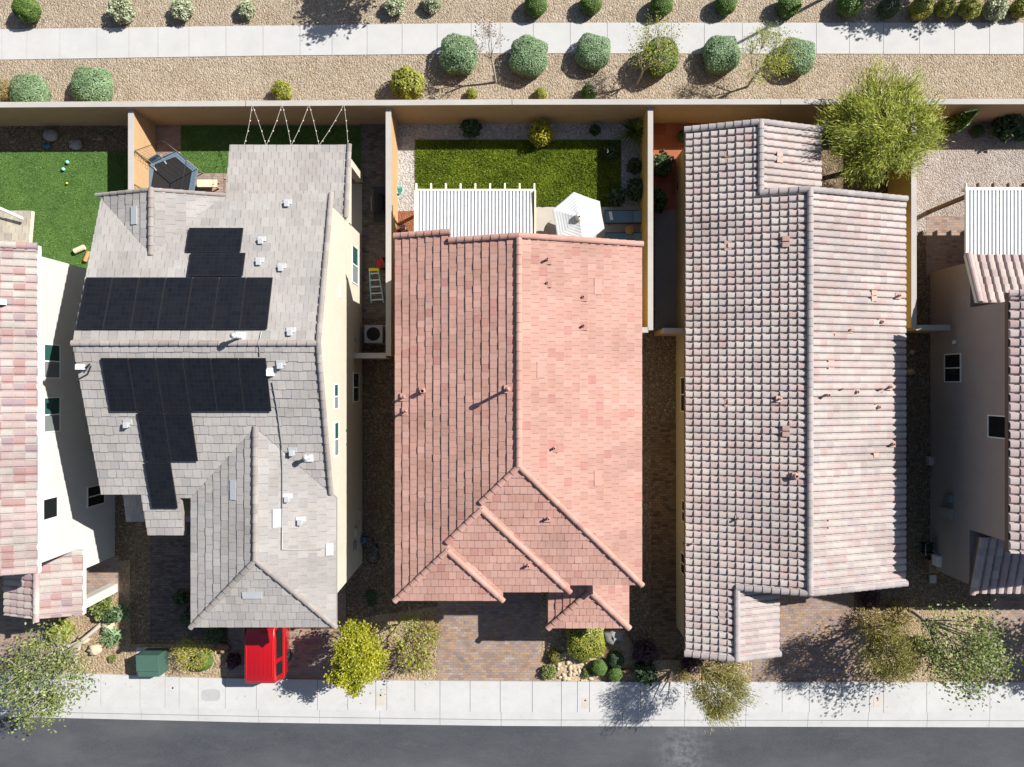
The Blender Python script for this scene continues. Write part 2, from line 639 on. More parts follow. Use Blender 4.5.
def tiles(mb, poly, plane, tint, kind='flat', exp=.335, w=.29, lift=.034, amp=.085, v0=None, ragged=0., gap=.010, seed=0, patches=()):
    """lay overlapping tiles over one convex plan polygon (counter-clockwise) of the plane z = a + b x + c y"""
    a, b, c = plane
    z = lambda x, y: a + b * x + c * y
    g = math.hypot(b, c)
    ux, uy = b / g, c / g                 # upslope
    ex, ey = -uy, ux                      # across
    cs = 1 / math.hypot(1, g)
    dv = exp * cs
    vs = [x * ux + y * uy for x, y in poly]
    us = [x * ex + y * ey for x, y in poly]
    base = min(vs) if v0 is None else v0
    r0, r1 = math.floor((min(vs) - base) / dv - 1e-6), math.ceil((max(vs) - base) / dv)
    for r in range(r0, r1):
        rr = random.Random(seed * 977 + r * 131)
        off = 0 if kind == 's' else (r % 2) * w * .5 + rr.uniform(-.05, .05) * w
        c0, c1 = math.floor((min(us) - off) / w), math.ceil((max(us) - off) / w)
        for q in range(c0, c1):
            rq = random.Random(seed * 31 + r * 7919 + q * 104729)
            tc = tint(rq, r, q)
            va, vb = base + r * dv, base + (r + 1) * dv + .03
            lo = va + rq.uniform(-.006, .006) - (ragged * rq.choice((0, 0, 1, .6)) if ragged else 0)
            lf = lift * rq.uniform(.75, 1.3)
            ua = off + q * w
            prof = [(ua + gap * .5, 0), (ua + w - gap * .5, 0)] if kind == 'flat' else [(ua + s * w, h * amp) for s, h in SPROF]
            # a quick test for tiles wholly outside
            for (u0, h0), (u1, h1) in zip(prof, prof[1:]):
                def pt(u, v, h, up):
                    x, y = u * ex + v * ux, u * ey + v * uy
                    return (x, y, z(x, y) + h + (lf if not up else 0.0))
                A, B = pt(u0, lo, h0, 0), pt(u1, lo, h1, 0)
                C_, D = pt(u1, vb, h1 * .97, 1), pt(u0, vb, h0 * .97, 1)
                pl = clip3([A, B, C_, D], poly)
                if len(pl) >= 3:
                    mb.poly(pl, 0, tc)
                    sg = clipseg(A, B, poly)
                    if sg:
                        s0, s1 = sg
                        drop0 = s0[2] - z(s0[0], s0[1]) + .004
                        drop1 = s1[2] - z(s1[0], s1[1]) + .004
                        if drop0 > .005 or drop1 > .005:
                            mb.poly([(s0[0], s0[1], s0[2] - drop0), (s1[0], s1[1], s1[2] - drop1), s1, s0], 0, tuple(x * .9 for x in tc))


def caps(mb, p0, p1, tint, r=.125, step=.36, seed=0, rise=.02):
    """ridge or hip tiles from the low end to the high end"""
    p0, p1 = Vector(p0), Vector(p1)
    d = p1 - p0
    L = d.length
    d.normalize()
    side = d.cross(Vector((0, 0, 1))).normalized()
    up = side.cross(d)
    n = max(1, round(L / step))
    rnd = random.Random(seed)
    for i in range(n):
        a, b = p0 + d * (L * i / n - .02), p0 + d * (L * (i + 1) / n + .03)
        tc = tint(rnd, i, 3)
        A, B = [], []
        for k in range(7):
            th = math.pi * k / 6
            A.append(a + side * (math.cos(th) * r) + up * (math.sin(th) * r * .72 + rise + .016))
            B.append(b + side * (math.cos(th) * r * .88) + up * (math.sin(th) * r * .64 + rise - .004))
        for k in range(6):
            mb.poly([A[k], A[k + 1], B[k + 1], B[k]], 0, tc, True)
        mb.poly(A[::-1], 0, tuple(x * .8 for x in tc))
        mb.poly(B, 0, tc)


def deck(mb, poly, plane, th=.2, top=.012):
    a, b, c = plane
    mb.prism(poly, lambda x, y: a + b * x + c * y - th, lambda x, y: a + b * x + c * y - top)


def pl_x(x0, z0, s):
    """plane that starts at z0 on x = x0 and rises with slope s per metre of x (negative: falls)"""
    return (z0 - s * x0, s, 0)


def pl_y(y0, z0, s):
    return (z0 - s * y0, 0, s)


def vary(cols, wts, j=.07):
    def f(rnd, r, q):
        c = rnd.choices(cols, wts)[0]
        # batches of tiles that weathered together, a few rows wide
        h = random.Random((r // 7) * 7907 + (q // 4) * 104723).random()
        g = math.sin(r * .37 + 1.7 * math.sin(q * .23)) * math.sin(q * .31 + 1.3)
        k = 1 + rnd.uniform(-j, j) + .045 * g - (.09 if h > .86 else 0)
        return tuple(x * k for x in c)
    return f


T_PINK = vary([(.435, .25, .203), (.445, .258, .212), (.42, .237, .19), (.455, .27, .225), (.41, .205, .175)], [5, 4, 3, 3, .7], .03)
T_RCAP = vary([(.32, .29, .285), (.36, .315, .305), (.30, .275, .275)], [3, 2, 2], .05)
T_GREY = vary([(.350, .325, .306), (.333, .313, .30), (.365, .342, .322), (.312, .296, .287), (.352, .332, .316)], [4, 3, 3, 1.5, 3], .025)
T_GCAP = vary([(.27, .235, .215), (.30, .27, .25), (.25, .225, .21)], [3, 3, 1], .05)
T_R = vary([(.43, .373, .35), (.42, .34, .322), (.44, .393, .365), (.40, .34, .335), (.42, .32, .30)], [4, 3.3, 2.6, 2, 1.3], .03)
T_L = vary([(.415, .365, .335), (.39, .30, .29), (.41, .325, .305), (.37, .235, .22), (.31, .235, .25), (.42, .385, .35)], [4, 3, 4, 2.2, 1.8, 2.5], .04)
T_FR = vary([(.42, .34, .32), (.40, .30, .285), (.44, .375, .35), (.37, .28, .28)], [4, 3, 3, 1], .05)
T_BEIGE = vary([(.36, .32, .26), (.40, .36, .29), (.33, .30, .25)], [3, 3, 1], .05)


def roof(parent, name, facets, tint, kind, lines, fascia, seed=0, label=None, cap=None, capr=.11, **kw):
    """facets: (polygon, plane[, v0]); lines: (low point, high point) of hips and ridges"""
    mb, dk = MB(), MB()
    for i, f in enumerate(facets):
        tiles(mb, f[0], f[1], tint, kind, v0=(f[2] if len(f) > 2 else None), seed=seed, **kw)
        deck(dk, f[0], f[1])
    o = mb.build(name, 'tile', parent)
    if label:
        o['label'] = label
    dk.build('fascia', fascia, o)
    for i, ln in enumerate(lines):
        p, q = ln[0], ln[1]
        cm = MB()
        caps(cm, p, q, cap or tint, seed=seed * 50 + i, rise=.02 + (kw.get('amp', .08) * .75 if kind == 's' else 0), r=ln[2] if len(ln) > 2 else (.14 if kind == 's' else capr))
        cm.build('ridge_cap', 'tile', o)
    return o


def window_x(parent, x, sg, y0, y1, z0, z1, split='y', frame='white_paint', up='glass_green', low='screen_grey'):
    """a window in a wall that faces +x (sg 1) or -x (sg -1); split along 'y' or 'z' or None"""
    mb = MB()
    t = .05
    xa, xb = sorted((x - sg * .03, x + sg * .035))
    mb.box(xa, xb, y0, y1, z0, z0 + t)
    mb.box(xa, xb, y0, y1, z1 - t, z1)
    mb.box(xa, xb, y0, y0 + t, z0 + t, z1 - t)
    mb.box(xa, xb, y1 - t, y1, z0 + t, z1 - t)
    halves = [(y0 + t, y1 - t, z0 + t, z1 - t)]
    if split == 'y':
        ym = (y0 + y1) / 2
        mb.box(xa, xb, ym - t / 2, ym + t / 2, z0 + t, z1 - t)
        halves = [(ym + t / 2, y1 - t, z0 + t, z1 - t), (y0 + t, ym - t / 2, z0 + t, z1 - t)]
    o = mb.build('window', frame, parent)
    for i, (a, b, c, d) in enumerate(halves):
        g = MB()
        xo, xi = x + sg * .012, x - sg * .01
        g.box(min(xo, xi), max(xo, xi), a, b, c, d)
        g.build('pane', up if i == 0 else low, o)
    return o


def window_y(parent, y, sg, x0, x1, z0, z1, frame='white_paint', glass='glass_dark'):
    mb = MB()
    t = .06
    ya, yb = sorted((y - sg * .03, y + sg * .035))
    mb.box(x0, x1, ya, yb, z0, z0 + t)
    mb.box(x0, x1, ya, yb, z1 - t, z1)
    for a, b in ((x0, x0 + t), (x1 - t, x1), ((x0 + x1 - t) / 2, (x0 + x1 + t) / 2)):
        mb.box(a, b, ya, yb, z0 + t, z1 - t)
    o = mb.build('window', frame, parent)
    g = MB()
    g.box(x0 + t, x1 - t, y - .012, y + .012, z0 + t, z1 - t)
    g.build('pane', glass, o)
    return o


def garage_door(parent, y, x0, x1, z1=2.15, mat='cream_paint'):
    mb = MB()
    for i in range(4):
        za, zb = .02 + (z1 - .02) * i / 4, .02 + (z1 - .02) * (i + 1) / 4 - .012
        mb.box(x0, x1, y - .05, y + .02, za, zb)
        n = 4
        for k in range(n):
            a = x0 + (x1 - x0) * (k + .12) / n
            b = x0 + (x1 - x0) * (k + .88) / n
            mb.box(a, b, y - .065, y - .051, za + .1, zb - .1)
    return mb.build('garage_door', mat, parent)


def pipe_vent(parent, px, py, z, hgt=.4, r=.05, mat='vent_pink', plate=.32, capr=0., pm=None):
    """a stack through the roof and its flashing; z is the roof height there"""
    x, y = P(px, py, z)
    mb = MB()
    mb.lathe([(r * 1.7, -.15), (r * 1.5, .04), (r, .1), (r, hgt), (r * .7, hgt), (r * .7, hgt - .1)], (x, y, z), 10)
    if capr:
        mb.lathe([(.001, hgt + .16), (capr, hgt + .12), (capr, hgt + .02), (r, hgt - .02)], (x, y, z), 12)
    if plate:
        mb.box(x - plate / 2, x + plate / 2, y - plate / 2, y + plate / 2, z - .12, z + .045, 1)
    return mb.build('vent_pipe', [mat, pm or mat], parent)


def flat_vent(parent, px, py, z, sx, sy, mat, h=.09, tilt=(0, 0)):
    x, y = P(px, py, z)
    mb = MB()
    zf = lambda d: (lambda qx, qy: z + tilt[0] * (qx - x) + tilt[1] * (qy - y) + d)
    a, b = sx / 2, sy / 2
    mb.prism([(x - a, y - b), (x + a, y - b), (x + a, y + b), (x - a, y + b)], zf(-.05), zf(h))
    return mb.build('roof_vent', mat, parent)


def line_on(parent, pts, r, mat, name):
    mb = MB()
    mb.tube(pts, r, 5)
    return mb.build(name, mat, parent)


# ================================================================== SETTING
def sheet(name, pxpoly, mat, z=.0, th=.0, kind='structure', zpx=0.0, world=False):
    pts = pxpoly if world else [P(a, b, zpx) for a, b in pxpoly]
    area = sum(pts[i][0] * pts[(i + 1) % len(pts)][1] - pts[(i + 1) % len(pts)][0] * pts[i][1] for i in range(len(pts)))
    if area < 0:
        pts = pts[::-1]
    mb = MB()
    if th:
        mb.prism(pts, z - th, z)
    else:
        mb.poly([(x, y, z) for x, y in pts])
    return tag(mb.build(name, mat), kind=kind)


def rect(a, b, c, d):
    return [(a, b), (c, b), (c, d), (a, d)]


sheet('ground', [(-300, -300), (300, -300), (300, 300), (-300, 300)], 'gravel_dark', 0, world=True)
# strip beyond the back wall
sheet('gravel', rect(-420, -420, 1450, 128), 'gravel_tan', .006)
PATH_T = [(-420, 32.5), (0, 29.5), (256, 26), (512, 23), (1450, 23)]
PATH_B = [(-420, 64), (0, 60), (256, 56), (512, 53.5), (1450, 55)]


def lerp_at(line, x):
    for (a, b), (c, d) in zip(line, line[1:]):
        if x <= c:
            return b + (d - b) * (x - a) / (c - a)
    return line[-1][1]


def slabs(name, xs, top, bot, mat, z, gap=.018, th=.08, kind='structure'):
    """a walk cast in panels with open joints"""
    mb = MB()
    for a, b in zip(xs, xs[1:]):
        q = [P(a, lerp_at(bot, a)), P(b, lerp_at(bot, b)), P(b, lerp_at(top, b)), P(a, lerp_at(top, a))]
        q[0] = (q[0][0] + gap, q[0][1]); q[3] = (q[3][0] + gap, q[3][1])
        mb.prism(q, z - th, z)
    return tag(mb.build(name, mat), kind=kind)


back_joints = [-420, -380, -340, -300, -265, -230, -195, -160, -125, -90, -60, -30, 2, 27, 60, 97, 129, 158, 189, 226, 263, 300, 332, 367, 402, 437, 471, 500, 533, 570, 607, 646, 671, 704, 742, 779, 816, 849, 883, 919, 954, 989, 1023, 1058, 1095, 1130, 1170, 1210, 1250, 1290, 1330, 1370, 1410, 1450]
slabs('sidewalk', back_joints, PATH_T, PATH_B, 'concrete_path', .03)
# front walk, kerb, gutter, road
E0 = [(-420, 669), (0, 672), (85, 672.5), (170, 676), (256, 678), (440, 680), (640, 681), (1450, 682)]
E1 = [(-420, 700), (0, 703.5), (256, 708), (512, 711), (1450, 712)]
E2 = [(-420, 706), (0, 710), (256, 715.2), (512, 718.7), (1450, 720)]
E3 = [(-420, 711), (0, 716), (256, 722), (512, 725.5), (1450, 728)]
front_joints = [-420, -360, -300, -250, -205, -160, -115, -75, -40, -5, 28, 60, 87, 102, 141, 166, 180, 199, 226, 257, 318, 348, 376, 387, 415, 440, 470, 500, 532, 561, 577, 589, 640, 684, 745, 781, 808, 840, 868, 882, 925, 988, 1040, 1095, 1150, 1210, 1270, 1330, 1390, 1450]
slabs('sidewalk', front_joints, E0, E1, 'concrete', .12, .02, .14)


def strip(name, xs, ya, za, yb, zb, mat, th=.1, gap=.015):
    mb = MB()
    for a, b in zip(xs, xs[1:]):
        A, B = P(a, lerp_at(yb, a)), P(b, lerp_at(yb, b))
        C_, D = P(b, lerp_at(ya, b)), P(a, lerp_at(ya, a))
        lo = [(A[0] + gap, A[1]), B, C_, (D[0] + gap, D[1])]
        zz = [zb, zb, za, za]
        mb.mesh([(x, y, z - th) for (x, y), z in zip(lo, zz)] + [(x, y, z) for (x, y), z in zip(lo, zz)], ((3, 2, 1, 0), (4, 5, 6, 7), (0, 1, 5, 4), (1, 2, 6, 5), (2, 3, 7, 6), (3, 0, 4, 7)))
    return tag(mb.build(name, mat), kind='structure')


kx = [-420, -300, -200, -110, -40, 23, 83, 142, 199, 259, 320, 380, 440, 501, 561, 622, 684, 745, 807, 867, 926, 988, 1050, 1110, 1170, 1250, 1350, 1450]
strip('kerb', kx, E1, .118, E2, .095, 'concrete')
strip('gutter', kx, [(a, b + .8) for a, b in E2], .082, E3, .05, 'concrete')
rp = [P(x, y - .6) for x, y in E3] + [(60, -60), (-60, -60)]
sheet('road', rp, 'asphalt', .035, world=True)

# yards ---------------------------------------------------------------
sheet('gravel', rect(-420, 118, 152, 160), 'gravel_dark', .010)  # darker gravel used to deepen the back wall's shade on this strip
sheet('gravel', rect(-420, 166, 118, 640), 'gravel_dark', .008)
sheet('patio_slab', rect(149, 120, 392, 262), 'paver_tan', .014)
sheet('path', rect(360, 120, 392, 320), 'paver_alley', .018)
sheet('path', rect(340, 184, 362, 240), 'concrete_patio', .022)
sheet('gravel', rect(394, 118, 650, 246), 'gravel_white', .010)
sheet('gravel', rect(394, 211, 418, 250), 'red_dirt', .016)
sheet('patio_slab', rect(418, 206, 650, 262), 'concrete_patio', .03, .04)
sheet('patio_slab', rect(652, 118, 720, 216), 'paver_red', .014)
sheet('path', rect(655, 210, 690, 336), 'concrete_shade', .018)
sheet('gravel', rect(912, 110, 1400, 232), 'gravel_grey', .010)
sheet('patio_slab', rect(926, 216, 1200, 275), 'paver_tan', .016)
sheet('path', rect(651, 424, 680, 668), 'paver_brown', .014)
# front gardens and drives
sheet('gravel', [(-420, 600), (130, 560), (131, 676), (-420, 674)], 'gravel_gold', .012)
sheet('driveway', [(-420, 600), (30, 600), (58, 640), (48, 674), (-420, 671)], 'paver_tan', .018)
sheet('path', rect(60, 556, 119, 592), 'paver_tan', .020)
sheet('path', rect(150, 470, 232, 640), 'paver_dark', .014)
sheet('gravel', [(130, 644), (228, 644), (228, 679), (130, 677)], 'gravel_gold', .018)
sheet('driveway', [(228, 560), (346, 560), (346, 681), (228, 679)], 'paver_tan', .022)
sheet('gravel', [(346, 622), (376, 615), (438, 606), (438, 682), (346, 681)], 'gravel_gold', .014)
sheet('driveway', [(437, 560), (540, 560), (540, 683), (437, 682)], 'paver_mixed', .02)
sheet('gravel', [(540, 590), (604, 600), (640, 655), (652, 683), (540, 683)], 'gravel_gold', .016)
sheet('gravel', [(556, 648), (584, 640), (598, 662), (590, 681), (560, 681)], 'river_rock', .022)
sheet('gravel', rect(652, 660, 756, 684), 'gravel_gold', .018)
sheet('driveway', [(752, 570), (854, 570), (854, 684), (752, 684)], 'paver_mixed', .022)
sheet('gravel', [(854, 607), (992, 607), (992, 684), (854, 684)], 'gravel_gold', .016)  # bed starts at the shadow edge; the dark ground behind stands for shade
sheet('driveway', [(990, 560), (1400, 560), (1400, 684), (990, 684)], 'paver_tan', .022)


# lawns: a green base with short blades standing in it
def lawn(pxrect, mat, blade, n, hgt, th):
    a, b, c, d = pxrect
    (x0, y1), (x1, y0) = P(a, b), P(c, d)
    mb = MB()
    mb.box(x0, x1, y0, y1, 0, th)
    o = tag(mb.build('lawn', mat), kind='structure')
    x = RNG.uniform(x0 + .02, x1 - .02, n)
    y = RNG.uniform(y0 + .02, y1 - .02, n)
    an = RNG.uniform(0, 6.283, n)
    h = hgt * RNG.uniform(.5, 1.3, n)
    ln = h * RNG.uniform(.3, 1.1, n)
    ld = RNG.uniform(0, 6.283, n)
    w = RNG.uniform(.012, .026, n)
    base = np.stack([x, y, np.full(n, th - .005)], 1)
    s = np.stack([np.cos(an) * w, np.sin(an) * w, np.zeros(n)], 1)
    tip = base + np.stack([np.cos(ld) * ln, np.sin(ld) * ln, h], 1)
    V = np.stack([base - s, base + s, tip + s * .35, tip - s * .35], 1).reshape(-1, 3)
    Q = np.arange(4 * n).reshape(-1, 4)
    # patchy growth
    t = .5 + .2 * np.sin(x * 1.7 + 1.3 * np.sin(y * 1.1)) * np.sin(y * 2.1 + np.cos(x * .9)) + .18 * np.sin(x * 4.3 + 2 * np.sin(y * 3.1)) * np.sin(y * 5.2 + np.sin(x * 2.7)) + RNG.normal(0, .2, n)
    tag(np_mesh('grass', V, Q, t, blade), kind='stuff')
    return o


lawn((-60, 151, 149, 274), 'turf_bright', 'grass_turf', 34000, .035, .03)
lawn((181, 126, 361, 173), 'turf_bright', 'grass_turf', 12000, .035, .03)
lawn((415, 140, 621, 207), 'turf_lawn', 'grass_blade', 34000, .07, .03)


# ------------------------------------------------------------------ garden walls
def garden_wall(label, pts, mat, h=2.0, w=.2, group='block walls between the yards', ret=None):
    """pts: plan line of the wall's middle"""
    x0, y0 = pts[0]
    t = thing('garden_wall', label, 'wall', (x0, y0, 0), group)
    mb, cp = MB(), MB()
    lines = [pts] + ([ret] if ret else [])
    for ln in lines:
        for (a, b), (c, d) in zip(ln, ln[1:]):
            L = math.hypot(c - a, d - b)
            nx, ny = -(d - b) / L, (c - a) / L
            for m, hw, za, zb, ext in ((mb, w / 2, -.05, h - .06, 0), (cp, w / 2 + .02, h - .06, h, .01)):
                ox, oy = (c - a) / L * ext, (d - b) / L * ext
                m.prism([(a - nx * hw - ox, b - ny * hw - oy), (c - nx * hw + ox, d - ny * hw + oy), (c + nx * hw + ox, d + ny * hw + oy), (a + nx * hw - ox, b + ny * hw - oy)][::1], za, zb)
    mb.build('masonry', mat, t)
    cp.build('coping', 'wall_cap', t)
    return t


BY = lambda x: 12.33 + (x + 26) * (12.47 - 12.33) / 26 if x < 0 else 12.47 + .001 * x
xs_b = [-40, -26, -11.8, 0, 11.9, 26, 40]
garden_wall('long tan block wall with pale coping along the gravel strip and walk', [(x, BY(x)) for x in xs_b], 'block_back', 2.3)
WT = lambda px: P(px, 0, 2)[0]
garden_wall('sunlit tan block wall between bright turf yard and trampoline', [(WT(130.7), 12.28), (WT(130.7), -3.8)], 'block_tan')
garden_wall('tan block wall between stepladder alley and white gravel yard', [(WT(388.4), 12.36), (WT(388.4), 1.25)], 'block_tan', ret=[(-7.2, 1.25), (WT(388.4) - .11, 1.25)])
garden_wall('ochre block wall behind the teal loungers', [(WT(650.5), 12.38), (WT(650.5), 2.4)], 'block_bounce_ochre', ret=[(WT(645) - .55, 2.4), (WT(650.5) - .11, 2.4)])
garden_wall('ochre block wall beside the big yellow-green tree', [(WT(914), 12.38), (WT(914), 2.5)], 'block_bounce_ochre', ret=[(WT(914) + .11, 2.5), (19.6, 2.5)])
garden_wall('short block gate wall joining the pale pink tiled house', [(6.75, 2.36), (7.8, 2.36)], 'block_tan')

# ================================================================== HOUSES
# ---- house with the salmon pink roof in the middle
ze, s = 5.5, .33
XL, XR, XM = -4.647, 5.163, .258
zr = ze + s * (XM - XL)
hc = thing('house', 'two-storey house with a salmon pink tile roof and stepped front hips', 'house', (XM, -1.3, 0), 'houses along the street')
LP, RP = pl_x(XL, ze, s), pl_x(XR, ze, -s)
vL = XL  # eave line for course alignment
FC, FB, FA = pl_y(-8.62, ze, s), pl_y(-8.28, ze, s), pl_y(-8.0, ze, s)
CR, BR = pl_x(-.357, ze, -s), pl_x(2.303, ze, -s)
fac = [
    ([(XL, -8.62), (-2.502, -6.475), (-2.502, 5.55), (XL, 5.55)], LP, vL),
    ([(XL, 5.55), (-2.4, 5.55), (-2.4, 5.88), (XL, 5.88)], LP, vL),
    ([(-2.502, -6.135), (-1.172, -4.805), (-1.172, 5.55), (-2.502, 5.55)], LP, vL),
    ([(-1.172, -4.525), (XM, -3.095), (XM, 5.55), (-1.172, 5.55)], LP, vL),
    ([(2.303, -8.0), (XR, -8.0), (XM, -3.095), (-1.172, -4.525)], FA),
    ([(2.303, -8.28), (2.303, -8.0), (-1.172, -4.525), (-1.172, -4.805)], BR),
    ([(-.357, -8.28), (2.303, -8.28), (-1.172, -4.805), (-2.502, -6.135)], FB),
    ([(-.357, -8.62), (-.357, -8.28), (-2.502, -6.135), (-2.502, -6.475)], CR),
    ([(XL, -8.62), (-.357, -8.62), (-2.502, -6.475)], FC),
    ([(XR, -8.0), (XR, 5.55), (XM, 5.55), (XM, -3.095)], RP),
]
zz = lambda pl, x, y: pl[0] + pl[1] * x + pl[2] * y
hips = [((XL, -8.62, ze), (-2.502, -6.475, ze + s * 2.145)),
        ((-.357, -8.62, ze), (-2.502, -6.475, ze + s * 2.145)),
        ((-2.502, -6.135, ze + s * 2.145), (-1.172, -4.805, ze + s * 3.475)),
        ((2.303, -8.28, ze), (-1.172, -4.805, ze + s * 3.475)),
        ((-1.172, -4.525, ze + s * 3.475), (XM, -3.095, zr)),
        ((XR, -8.0, ze), (XM, -3.095, zr)),
        ((XM, -3.095, zr), (XM, 5.55, zr)),
        ((XL, 5.86, ze + .03), (-2.4, 5.86, zz(LP, -2.4, 0) + .03)),
        ((-2.4, 5.53, zz(LP, -2.4, 0) + .03), (XM, 5.53, zr + .03)),
        ((XR, 5.53, ze + .03), (XM, 5.53, zr + .03))]
rc = roof(hc, 'roof', fac, T_PINK, 'flat', hips, 'fascia_pink', seed=3, lift=.042, gap=.008, capr=.12)
# porch roof
pz = 3.0
pf = [([(1.558, -10.58), (5.065, -10.58), (3.31, -8.83)], pl_y(-10.58, pz, s)),
      ([(1.558, -10.58), (3.31, -8.83), (3.31, -7.7), (1.558, -7.7)], pl_x(1.558, pz, s)),
      ([(5.065, -10.58), (5.065, -7.7), (3.31, -7.7), (3.31, -8.83)], pl_x(5.065, pz, -s))]
roof(hc, 'porch_roof', pf, T_PINK, 'flat', [((1.558, -10.58, pz), (3.31, -8.83, pz + s * 1.752)), ((5.065, -10.58, pz), (3.31, -8.83, pz + s * 1.752)), ((3.31, -8.83, pz + s * 1.752), (3.31, -7.72, pz + s * 1.752))], 'fascia_pink', seed=4, lift=.05, capr=.14)
w = MB()
w.prism([(-4.3, -8.2), (-.7, -8.2), (-.7, -7.6), (4.82, -7.6), (4.82, 5.2), (-4.3, 5.2)], -.05, lambda x, y: 5.45)
w.prism([(-4.3, 5.0), (XM, 5.0), (XM, 5.2), (-4.3, 5.2)], 5.45, lambda x, y: zz(LP, x, y) - .2)
w.prism([(XM, 5.0), (4.82, 5.0), (4.82, 5.2), (XM, 5.2)], 5.45, lambda x, y: zz(RP, x, y) - .2)
w.build('wall', 'stucco_tan', hc)
for x in (1.9, 4.7):
    c = MB()
    c.box(x - .2, x + .2, -10.4, -10.0, -.03, 2.85)
    c.box(x - .25, x + .25, -10.45, -9.95, -.03, .5)
    c.build('porch_column', 'stucco_tan', hc)
garage_door(hc, -8.2, -3.9, -1.0)
d = MB(); d.box(2.6, 3.55, -7.66, -7.58, .05, 2.1); d.box(2.75, 3.4, -7.68, -7.662, .2, 1.0); d.box(2.75, 3.4, -7.68, -7.662, 1.15, 1.95)
dd = d.build('door', 'wood', hc)
k = MB(); k.lathe([(.001, -.06), (.035, -.05), (.035, -.02), (.02, 0)], (3.48, -7.68, 1.05), 10, axis='Y'); k.build('door_handle', 'steel', dd)
window_y(hc, -7.6, -1, .6, 1.9, 3.7, 5.0)
window_y(hc, 5.2, 1, -3.5, -1.9, 3.6, 4.9)
window_y(hc, 5.2, 1, 1.5, 3.2, 3.6, 4.9)
for y in (-4.6, -1.6, 1.2):
    window_x(hc, 4.82, 1, y, y + .9, 3.9, 5.0)
# patio cover of white ribbed pans
pc = MB()
x0, x1, yr = -4.15, .95, 8.37
xx = x0
zc = lambda y: 2.95 - .05 * (y - 5.2)
while xx < x1 - .1:
    for a, b, up in ((0, .09, .07), (.09, .15, 0)):
        pc.prism([(xx + a, 5.22), (xx + b, 5.22), (xx + b, yr), (xx + a, yr)], lambda x, y: zc(y) - .02, lambda x, y, u=up: zc(y) + u)
    xx += .15
po = pc.build('patio_cover', 'white_metal', hc)
bm_ = MB(); bm_.box(x0 - .05, x1 + .07, yr, yr + .09, 2.68, 2.87); bm_.box(x0 - .09, x0 - .02, 5.22, yr, 2.7, 3.0); bm_.box(x1 + .02, x1 + .09, 5.22, yr, 2.7, 3.0)
bm_.build('beam', 'cream_paint', po)
for i in range(9):
    r_ = MB(); xr_ = x0 - .03 + i * (x1 - x0 + .06) / 8
    r_.prism([(xr_ - .035, 5.3), (xr_ + .035, 5.3), (xr_ + .035, 8.74), (xr_ - .035, 8.74)], 2.62, 2.76); r_.build('rafter', 'cream_paint', po)
for x in (x0 + .1, -1.6, x1 - .05):
    q = MB(); q.box(x - .06, x + .06, 8.2, 8.32, 0, 2.64); q.build('post', 'cream_paint', po)
# stacks and vents on the pink roof
hz = lambda px, py, pl: (lambda z0: zz(pl, *P(px, py, z0)))(zz(pl, *P(px, py, 6.2)))
pipe_vent(rc, 508, 389, hz(508, 389, LP), .75, .06, 'vent_pink', .3, .1)
for a, b, h_ in ((423, 391, .3), (404, 397, .35), (406, 411, .35)):
    pipe_vent(rc, a, b, hz(a, b, LP), h_, .05 if h_ > .3 else .09, 'vent_pink', .3)
for a, b, h_ in ((547, 260, .3), (547, 283, .12), (583, 297, .12), (583, 326, .22), (554, 448, .22)):
    pipe_vent(rc, a, b, hz(a, b, RP), h_, .045, 'vent_pink', .34)
for a, b in ((548, 518), (528, 565)):
    pipe_vent(rc, a, b, hz(a, b, FA if a > 540 else FB), .25, .05, 'vent_pink', .3)
for a, b in ((598, 287), (598, 478), (541, 370)):
    flat_vent(rc, a, b, hz(a, b, RP), .30, .60, 'vent_pink', .052, (RP[1], 0))

# ---- grey house with the solar panels
ze, s = 5.8, .31
YR, YF, YM = 7.45, -4.35, 1.475
XL, XR = -16.1, -7.11
zr = ze + s * (YR - YM)
hg = thing('house', 'two-storey cream house with grey tile roof carrying black solar panels', 'house', (-11.6, -.5, 0), 'houses along the street')
GR, GF = pl_y(YR, ze, -s), pl_y(YM, zr, s)
CL, CRt = pl_x(-16.3, ze, s), pl_x(-11.24, ze, -s)
WL, WR_, WF = pl_x(-12.61, ze, s), pl_x(-6.91, ze, -s), pl_y(-9.57, ze, s)
vr = -YR
fac = [
    ([(-11.24, YM), (XR, YM), (XR, YR), (-11.24, YR)], GR, vr),
    ([(XL, YM), (-13.77, YM), (-13.77, 4.92), (XL, 7.25)], GR, vr),
    ([(-13.77, YM), (-11.24, YM), (-11.24, YR), (-13.77, 4.92)], GR, vr),
    ([(-16.3, YR), (-13.77, 4.92), (-13.77, YR)], CL),
    ([(-11.24, YR), (-13.77, YR), (-13.77, 4.92)], CRt),
    ([(XL, YF), (-14.55, YF), (-14.55, YM), (XL, YM)], GF, -6.06),
    ([(-14.55, -6.06), (-13.05, -6.06), (-13.05, YM), (-14.55, YM)], GF, -6.06),
    ([(-13.05, -4.5), (-12.61, -4.5), (-12.61, YM), (-13.05, YM)], GF, -6.06),
    ([(-12.61, -4.5), (-9.76, -1.65), (-9.76, YM), (-12.61, YM)], GF, -6.06),
    ([(-9.76, -1.65), (XR, -4.3), (XR, YM), (-9.76, YM)], GF, -6.06),
    ([(-12.61, -9.57), (-9.76, -6.72), (-9.76, -1.65), (-12.61, -4.5)], WL),
    ([(-6.91, -9.57), (-6.91, -4.5), (-9.76, -1.65), (-9.76, -6.72)], WR_),
    ([(-12.61, -9.57), (-6.91, -9.57), (-9.76, -6.72)], WF),
]
zw = ze + s * 2.85
zg = ze + s * 2.53
